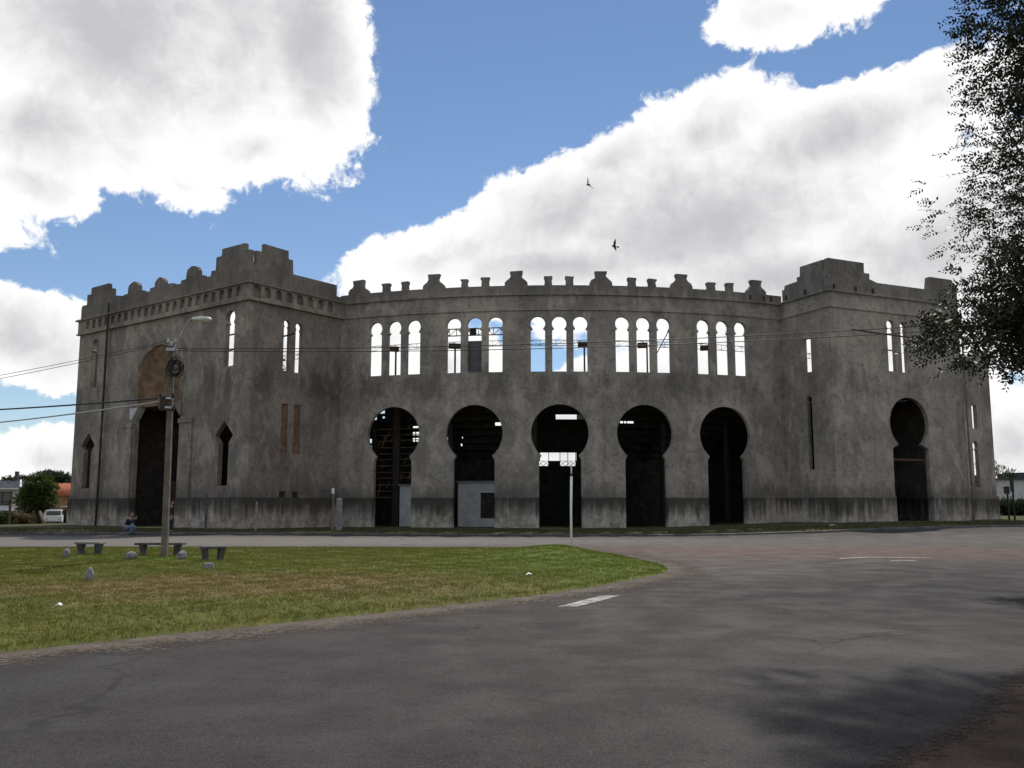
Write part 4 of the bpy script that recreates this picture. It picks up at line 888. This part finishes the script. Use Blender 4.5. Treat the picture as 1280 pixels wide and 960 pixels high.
def simple_tree(name, label, x, y, h, lobes, mat, seed, n=900, bark=MBARK, tr=.18, size=.22, length=.5, shell=.4, trunk_top=.55, group=None):
    z = hz(x, y); r = thing(name, label, 'tree', (x, y, z), group); br = []
    rg = random.Random(seed)
    for l in lobes:
        a = Vector((x, y, z + h * trunk_top * rg.uniform(.6, 1))); e = Vector((x + l[0], y + l[1], z + l[2])); m_ = a.lerp(e, .5) + Vector((rg.uniform(-.2, .2), 0, .25)); br.append(([a, m_, e], [tr * .5, tr * .35, tr * .1]))
    trunk(r, [(x, y, z - .2), (x + .05, y, z + h * .25), (x - .05, y, z + h * trunk_top), (x, y, z + h * .8)], [tr * 1.2, tr, tr * .7, tr * .15], bark, br)
    P_, A_ = lobes_pts([(x + l[0], y + l[1], z + l[2], *l[3:]) for l in lobes], n, seed, shell); A_ = A_ + np.array([0, 0, .2])
    leaf_mesh('crown', P_, A_, size, mat, r, seed, 8, length, .42); return r

# big tree at the right edge: trunk out of frame, boughs hang into the picture
TX, TY = 15.2, 20.5
bt_ = thing('shade_tree', 'large feathery-leaved tree overhanging the road beside the right tower', 'tree', (TX, TY, 0))
LOB = [(13.6, 20.0, 12.7, 3.0, 2.6, 2.9, .75), (14.1, 19.5, 8.4, 2.9, 2.2, 1.3, .28), (12.7, 20.2, 6.3, 2.45, 1.9, 1.4, 1.5), (11.0, 20.2, 5.35, 2.0, 1.5, .85, 1.0), (13.2, 19.8, 5.6, 2.3, 2.0, 1.35, 1.9), (16.0, 21, 10.5, 4.0, 3.6, 3.6, .35), (17.5, 19, 7.0, 3.5, 3.2, 2.6, .3), (15.2, 24, 10.0, 3.2, 3.2, 3.2, .25)]
brs = []; rg = random.Random(5); tips = []
for l in LOB:
    for k in range(9):
        e = Vector((l[0] + l[3] * rg.uniform(-.9, .4), l[1] + l[4] * rg.uniform(-.7, .7), l[2] + l[5] * rg.uniform(-.7, .6))); a = Vector((TX + rg.uniform(-.2, .2), TY, rg.uniform(3.2, 8.5)))
        if e.x > TX: e.x = TX + rg.uniform(0, 2.5)
        m1 = a.lerp(e, .4) + Vector((0, 0, .8)); m2 = a.lerp(e, .75) + Vector((rg.uniform(-.2, .2), rg.uniform(-.3, .3), .5)); brs.append(([a, m1, m2, e], [.085, .055, .03, .008]))
trunk(bt_, [(TX, TY, -.2), (TX + .1, TY, 2.5), (TX - .15, TY + .1, 5), (TX, TY, 9), (TX + .3, TY, 12.5)], [.42, .34, .28, .18, .05], MBARK, brs)
LOB += [(12.5, 19.0, 17.5, 3.2, 2.6, 2.0, .5), (11.0, 22.5, 18.2, 2.8, 2.6, 1.9, 1.1), (8.0, 23.5, 18.7, 2.6, 2.4, 1.7, 1.1), (15.5, 18, 15, 3, 3, 2.5, .4)]  # high boughs above the view, added to shade the near road
Pn, An = lobes_pts(LOB, 21000, 3, .30); An = An * np.array([1, 1, .6]) + np.array([-.35, 0, -.25])
leaf_mesh('crown', Pn, An, .15, ML_NEAR, bt_, 4, 11, .46, .20)

def bpt(px, py, dep): d = pxdir(px, py); t = dep / d.y; return (d.x * t, dep, EYE + d.z * t)
# left background: houses, trees, van
def left_background():
    # two-storey pale house with slate hip roof
    x0, x1, yd = -66, -55.9, 105.0; z = hz(-58, 105) - .4
    h = thing('house', 'cream two-storey house with a grey slate hip roof', 'house', ((x0 + x1) / 2, yd + 4, z))
    cx = (x0 + x1) / 2; w = x1 - x0; e = 3.5
    bm = bmesh.new(); box(bm, (cx, yd + 4, (z + e) / 2), (w, 8, e - z)); link('wall', bm_mesh('wall', bm), MCREAM, h)
    bm = bmesh.new(); o = .35
    vv = [bm.verts.new(p) for p in ((x0 - o, yd - o, e), (x1 + o, yd - o, e), (x1 + o, yd + 8 + o, e), (x0 - o, yd + 8 + o, e), (x0 + 4, yd + 4, e + .95), (x1 - 2.0, yd + 4, e + .95))]
    for f in ((0, 1, 5, 4), (1, 2, 5), (2, 3, 4, 5), (3, 0, 4), (3, 2, 1, 0)): bm.faces.new([vv[i] for i in f])
    rf = link('roof', bm_mesh('roof', bm), MSLATE, h)
    bm = bmesh.new(); tube(bm, [(x1 + .35, yd - .35, e + .03), (x1 - 2.0, yd + 4, e + 1.0)], .12, 6); tube(bm, [(x0, yd - .38, e - .06), (x1 + .37, yd - .38, e - .06)], .09, 4); link('ridge_trim', bm_mesh('ridge_trim', bm), MWHITE, rf)
    boxo('chimney', (x1 - 2.6, yd + 4.2, e + 1.5), (.35, .35, 1.1), MDCONC, rf)
    for cxw, zz, ww, hh in ((x1 - 1.75, 2.35, 2.0, 1.5), (x1 - 5.5, 2.35, 1.6, 1.4)):
        fr = boxo('window', (cxw, yd - .02, zz), (ww, .12, hh), MDARK, h); boxo('pane', (cxw - ww * .24, yd - .09, zz), (ww * .42, .04, hh * .86), MGLASS, fr); boxo('pane', (cxw + ww * .24, yd - .09, zz), (ww * .42, .04, hh * .86), MGLASS, fr)
    boxo('balcony', (x1 - 3.2, yd - .6, 1.2), (6.2, 1.2, .45), MWHITE, h)
    boxo('garage_door', (x1 - 2.3, yd - .03, .2), (2.4, .1, 1.9), MRUST, h)
    for q in (.15, 4.6): boxo('balcony_post', (x1 - q - .2, yd - 1.05, .3), (.18, .18, 1.9), MWHITE, h)
    # orange-roofed house, half hidden by the gatehouse
    x0, x1, yd = -62, -50, 122.0; cx = (x0 + x1) / 2; z = hz(cx, yd) - .3
    h = thing('house', 'peach house with a red tiled roof beside the gatehouse wall', 'house', (cx, yd + 4, z))
    boxo('wall', (cx, yd + 4, (z + 2.9) / 2), (12, 8, 2.9 - z), MPEACH, h)
    bm = bmesh.new(); vv = [bm.verts.new(p) for p in ((x0 - .4, yd - .4, 2.85), (x1 + .4, yd - .4, 2.85), (x1 + .4, yd + 8.4, 2.85), (x0 - .4, yd + 8.4, 2.85), (x0 - .4, yd + 4, 4.5), (x1 + .4, yd + 4, 4.5))]
    for f in ((0, 1, 5, 4), (2, 3, 4, 5), (0, 4, 3), (1, 2, 5), (3, 2, 1, 0)): bm.faces.new([vv[i] for i in f])
    rf = link('roof', bm_mesh('roof', bm), MTILE, h)
    bm = bmesh.new()
    for i in range(60): xx = x0 - .3 + i * .21; tube(bm, [(xx, yd - .42, 2.89), (xx, yd + 4, 4.52)], .05, 5)
    link('roof_tiles', bm_mesh('roof_tiles', bm, True), MTILE, rf)
    for q in (-57.5, -54.5): fr = boxo('window', (q, yd - .03, 1.3), (1.3, .12, 1.2), MDARK, h); boxo('pane', (q, yd - .1, 1.3), (1.1, .04, 1.0), MGLASS, fr)
    # van, seen from the front
    c = bpt(66, 652, 90); x, y = c[0], 90; z = hz(x, y) + .07
    v = thing('van', 'small white van parked under the trees facing the road', 'van', (x, y, z)); rz = R_(24)
    def bx(n, c_, s_, m_, p_, tp=1.0, bv=.04):
        bm = bmesh.new(); box(bm, (0, 0, 0), s_, 0, tp, bv); bmesh.ops.transform(bm, matrix=Matrix.Translation((x, y, z)) @ Matrix.Rotation(rz, 4, 'Z') @ Matrix.Translation(c_), verts=bm.verts[:]); return link(n, bm_mesh(n, bm, False), m_, p_)
    b = bx('body', (0, 1.9, .62), (1.6, 3.9, .72), MVAN, v, .97, .10); bx('cabin', (0, 2.1, 1.22), (1.52, 3.4, .62), MVAN, b, .90, .10)
    bx('windscreen', (0, .41, 1.20), (1.30, .06, .42), MGLASS, v, .9, .01); bx('bumper', (0, -.08, .36), (1.56, .12, .14), MDCONC, v); bx('number_plate', (0, -.15, .47), (.4, .02, .11), MWHITE, v, 1, .004)
    for s in (-1, 1):
        bx('headlight', (s * .56, -.06, .66), (.22, .06, .18), MALU, v, 1, .02); bx('side_window', (s * .745, 1.6, 1.22), (.03, 1.9, .36), MGLASS, v, 1, .005); bx('mirror', (s * .92, .55, 1.02), (.12, .06, .18), MBLACK, v, 1, .01)
        for yy in (.6, 3.1):
            bm = bmesh.new(); tube(bm, [(s * .62, yy, .28), (s * .80, yy, .28)], .28, 14); bmesh.ops.transform(bm, matrix=Matrix.Translation((x, y, z)) @ Matrix.Rotation(rz, 4, 'Z'), verts=bm.verts[:]); w_ = link('wheel', bm_mesh('wheel', bm), MBLACK, v)
            bm = bmesh.new(); tube(bm, [(s * .80, yy, .28), (s * .815, yy, .28)], .15, 12); bmesh.ops.transform(bm, matrix=Matrix.Translation((x, y, z)) @ Matrix.Rotation(rz, 4, 'Z'), verts=bm.verts[:]); link('hubcap', bm_mesh('hubcap', bm), MGALV, w_)
    # pale tarpaulin shelter behind the van
    c = bpt(80, 632, 108); t = thing('canopy', 'small pale lean-to canopy between van and gatehouse', 'shelter', (c[0], 108, 0))
    boxo('roof', (c[0], 108, c[2] - .1), (1.2, 1.6, .1), MWHITE, t)
    for s in (-.5, .5): boxo('post', (c[0] + s, 107.4, c[2] / 2 - .3), (.08, .08, c[2] + .4), MSTEEL, t)
    # trees
    c = bpt(47, 655, 92)
    simple_tree('broadleaf_tree', 'rounded green tree in front of the cream house', c[0], 92, 5.6, [(-.6, 0, 2.6, 1.5, 1.4, 1.1), (.5, 0, 2.5, 1.2, 1.3, 1.0), (.0, 0, 3.7, 1.5, 1.4, 1.2), (-.7, .3, 1.9, 1.1, 1.0, .7), (.9, -.2, 2.7, .7, .8, .6), (.2, 0, 4.4, .9, .8, .6)], ML_A, 11, 1700, size=.20, length=.45)
    c = bpt(60, 655, 136)
    simple_tree('pine_tree', 'dark flat-topped pine rising behind the green tree', c[0], 136, 7.2, [(1.0, 0, 6.0, 1.8, 1.6, .7), (-.5, 0, 6.3, 1.4, 1.4, .6), (1.6, 0, 5.4, 1.0, 1.0, .5)], ML_B, 12, 1000, size=.22, length=.55, trunk_top=.7)
    c = bpt(20, 655, 116)
    simple_tree('pine_tree', 'dark spreading pine showing over the slate roof', c[0], 116, 6.2, [(-1.0, 0, 4.7, 1.6, 1.5, .7), (.8, 0, 4.9, 1.5, 1.4, .6), (2.3, 0, 5.2, .9, .9, .5), (-2.2, 0, 4.4, 1.0, 1.0, .5)], ML_B, 13, 900, size=.22, length=.55, trunk_top=.7)
    c = bpt(86, 655, 130)
    simple_tree('broadleaf_tree', 'small dark tree top peeping over the red roof', c[0], 130, 5.6, [(0, 0, 4.7, .9, .9, .6), (-.9, 0, 4.4, .7, .7, .5)], ML_B, 16, 300, size=.22, length=.5)
    for px, dep, w, hh, m_, lab, sd_ in ((4, 84, 1.2, 1.3, ML_D, 'dark green shrub in front of the cream house garage', 21), (24, 86, 1.0, 1.1, ML_C, 'russet shrub between the cream house and the green tree', 22), (38, 95, 1.4, .9, ML_C, 'straw-coloured low shrub behind the green tree trunk', 23), (79, 98, .9, 1.3, ML_B, 'dark shrub between the white van and the gatehouse', 24), (-14, 84, 1.4, 1.4, ML_D, 'tall green shrub left of the garage door', 25)):
        c = bpt(px, 655, dep); z = hz(c[0], dep) + .05; r = thing('shrub', lab, 'shrub', (c[0], dep, z))
        P_, A_ = lobes_pts([(c[0], dep, z + hh * .5, w * .8, w * .7, hh * .55), (c[0] + w * .4, dep, z + hh * .35, w * .5, w * .5, hh * .4)], 420, sd_, .35); leaf_mesh('foliage', P_, A_ + np.array([0, 0, .5]), .16, m_, r, sd_, 7, .34, .4)
        bm = bmesh.new()
        for k in range(5): tube(bm, [(c[0], dep, z - .1), (c[0] + math.cos(k * 1.3) * w * .4, dep + math.sin(k * 1.3) * w * .4, z + hh * .8)], [.03, .01], 4)
        link('stem', bm_mesh('stem', bm), MBARK, r)
    # leaning pale stump, dark gate post
    c = bpt(53, 657, 84); z = hz(c[0], 84); tag(tubeo('dead_trunk', [(c[0] + .35, 84, z - .1), (c[0], 84, z + .6), (c[0] - .35, 84, z + 1.35)], [.13, .12, .1], MPALEBARK), 'pale leaning dead trunk beside the white van', 'trunk')
    c = bpt(11, 657, 82); z = hz(c[0], 82); r = thing('gate_post', 'dark timber gate post with crossbar before the cream house', 'post', (c[0], 82, z)); boxo('shaft', (c[0], 82, z + 1.15), (.16, .16, 2.5), MRUST, r); boxo('crossbar', (c[0] + .15, 81.9, z + 2.25), (1.9, .06, .09), MSTEEL, r)
left_background()

def right_background():
    x0, x1, yd = 62.5, 96, 118.0; z = hz(70, yd)
    h = thing('warehouse', 'long low whitewashed building past the stair wing', 'building', ((x0 + x1) / 2, yd, z))
    boxo('wall', ((x0 + x1) / 2, yd + 4, z + 2.2), (x1 - x0, 8, 4.4), MWALLW, h); boxo('base_band', ((x0 + x1) / 2, yd - .06, z + .8), (x1 - x0 + .1, .12, 1.6), MDARK, h)
    rf = boxo('roof', ((x0 + x1) / 2, yd + 4, z + 4.5), (x1 - x0 + .6, 8.8, .22), MDCONC, h); boxo('raised_roof', (x0 + 9, yd + 5, z + 5.0), (11, 5, .8), MSLATE, rf)
    # sign: two dark boards on posts
    for px, py, hgt, rz, bw, lab in ((1262, 655, 2.55, .5, .62, 'dark tilted sign board on a post past the right tower'), (1269, 655, 3.0, .2, .3, 'narrow dark upright board beside the tilted sign')):
        d = pxdir(px, py); dep = 70.0; x = d.x * dep / d.y; z = hz(x, dep); s = thing('sign', lab, 'sign', (x, dep, z)); boxo('post', (x, dep, z + hgt * .5), (.1, .1, hgt + .1), MSTEEL, s, .1)
        boxo('board', (x - .1, dep - .1, z + hgt - .25), (bw, .06, .55 if bw > .4 else 1.1), MSTEEL, s, rz); boxo('brace', (x + .15, dep + .02, z + hgt * .45), (.6, .05, .07), MSTEEL, s, .1)
    # bare tree on the skyline
    c = bpt(1272, 630, 125); r = thing('bare_tree', 'leafless tree on the skyline behind the white building', 'tree', (c[0], 130, .3)); bm = bmesh.new(); rg = random.Random(9)
    def grow(p, d, l, rad, n):
        e = p + d * l; tube(bm, [p, p.lerp(e, .5) + Vector((rg.uniform(-.08, .08), 0, 0)) * l, e], [rad, rad * .8, rad * .6], 5)
        if n:
            for _ in range(3): grow(e, (d + Vector((rg.uniform(-.75, .75), rg.uniform(-.5, .5), rg.uniform(-.1, .45)))).normalized(), l * rg.uniform(.62, .8), rad * .58, n - 1)
    grow(Vector((c[0], 130, .2)), Vector((0, 0, 1)), 2.6, .16, 5); link('trunk', bm_mesh('trunk', bm, True), MBARK, r)
    c = bpt(1255, 640, 95)
    for px, dep, w, hh, m_, lab, sd_ in ((1256, 100, 2.2, 1.6, ML_B, 'dark low hedge at the foot of the white building', 31), (1276, 99, 2.2, 1.4, ML_B, 'dark low hedge beside the tilted sign board', 32), (1254, 122.0, 3.0, 6.1, ML_D, 'rounded dark shrubbery top above the white building roof', 33)):
        c = bpt(px, 645, dep); z = hz(c[0], dep); r = thing('hedge', lab, 'hedge', (c[0], dep, z), 'hedge beside the white building' if sd_ < 33 else None)
        P_, A_ = lobes_pts([(c[0], dep, z + hh * .5, w, 1, hh * .55), (c[0] + w * .6, dep, z + hh * .4, w * .6, .8, hh * .45)], 700, sd_, .3); leaf_mesh('foliage', P_, A_ + np.array([0, 0, .5]), .24, m_, r, sd_, 7, .45, .4)
right_background()

# ------------------------------------------------------------------ grass blades (uncountable)
def blades(name, label, P, zf, h, mat, seed):
    rg = np.random.default_rng(seed); n = len(P); k = 4; base = np.repeat(np.column_stack([P, zf]), k, 0); base[:, :2] += rg.normal(0, .035, (n * k, 2))
    a = rg.uniform(0, 2 * np.pi, n * k); hh = h * rg.uniform(.4, 1.3, n * k); w = rg.uniform(.004, .009, n * k); ln = hh * rg.uniform(.1, .8, n * k); b = rg.uniform(0, 2 * np.pi, n * k)
    v0 = base + np.column_stack([np.cos(a) * w, np.sin(a) * w, -.01 + 0 * a]); v1 = base - np.column_stack([np.cos(a) * w, np.sin(a) * w, .01 + 0 * a]); v2 = base + np.column_stack([np.cos(b) * ln, np.sin(b) * ln, hh])
    V = np.stack([v0, v1, v2], 1).reshape(-1, 3); nf = len(V) // 3; me = bpy.data.meshes.new(name); me.vertices.add(len(V)); me.vertices.foreach_set('co', V.astype(np.float32).ravel()); me.loops.add(nf * 3); me.loops.foreach_set('vertex_index', np.arange(nf * 3, dtype=np.int32))
    me.polygons.add(nf); me.polygons.foreach_set('loop_start', np.arange(nf, dtype=np.int32) * 3); me.polygons.foreach_set('loop_total', np.full(nf, 3, np.int32)); me.update(calc_edges=True)
    o = tag(link(name, me, mat), label, 'grass'); o['kind'] = 'stuff'; return o
Q = np.column_stack([RNG.uniform(-20, 4.2, 150000), RNG.uniform(7.5, 34.3, 150000)]); Q = Q[(np.abs(Q[:, 0]) < .60 * Q[:, 1] + 1) & inside(Q, ISLS)]
Q = Q[(dist_edge(Q) > .02)]
blades('grass', 'short patchy green and straw grass covering the road island', Q, isl_h(Q), .036, MBLADE, 1)
Q = np.column_stack([RNG.uniform(-45, 45, 26000), RNG.uniform(48, 64, 26000)]); ky = np.interp(Q[:, 0], [k[0] for k in KERB], [k[1] for k in KERB]); Q = Q[(Q[:, 1] > ky + .05) & (Q[:, 1] < ky + 9)]
blades('grass', 'rough shaded grass on the verge below the bullring walls', Q, np.array([hz(x, y) + .07 for x, y in Q]), .13, MVERGE, 2)
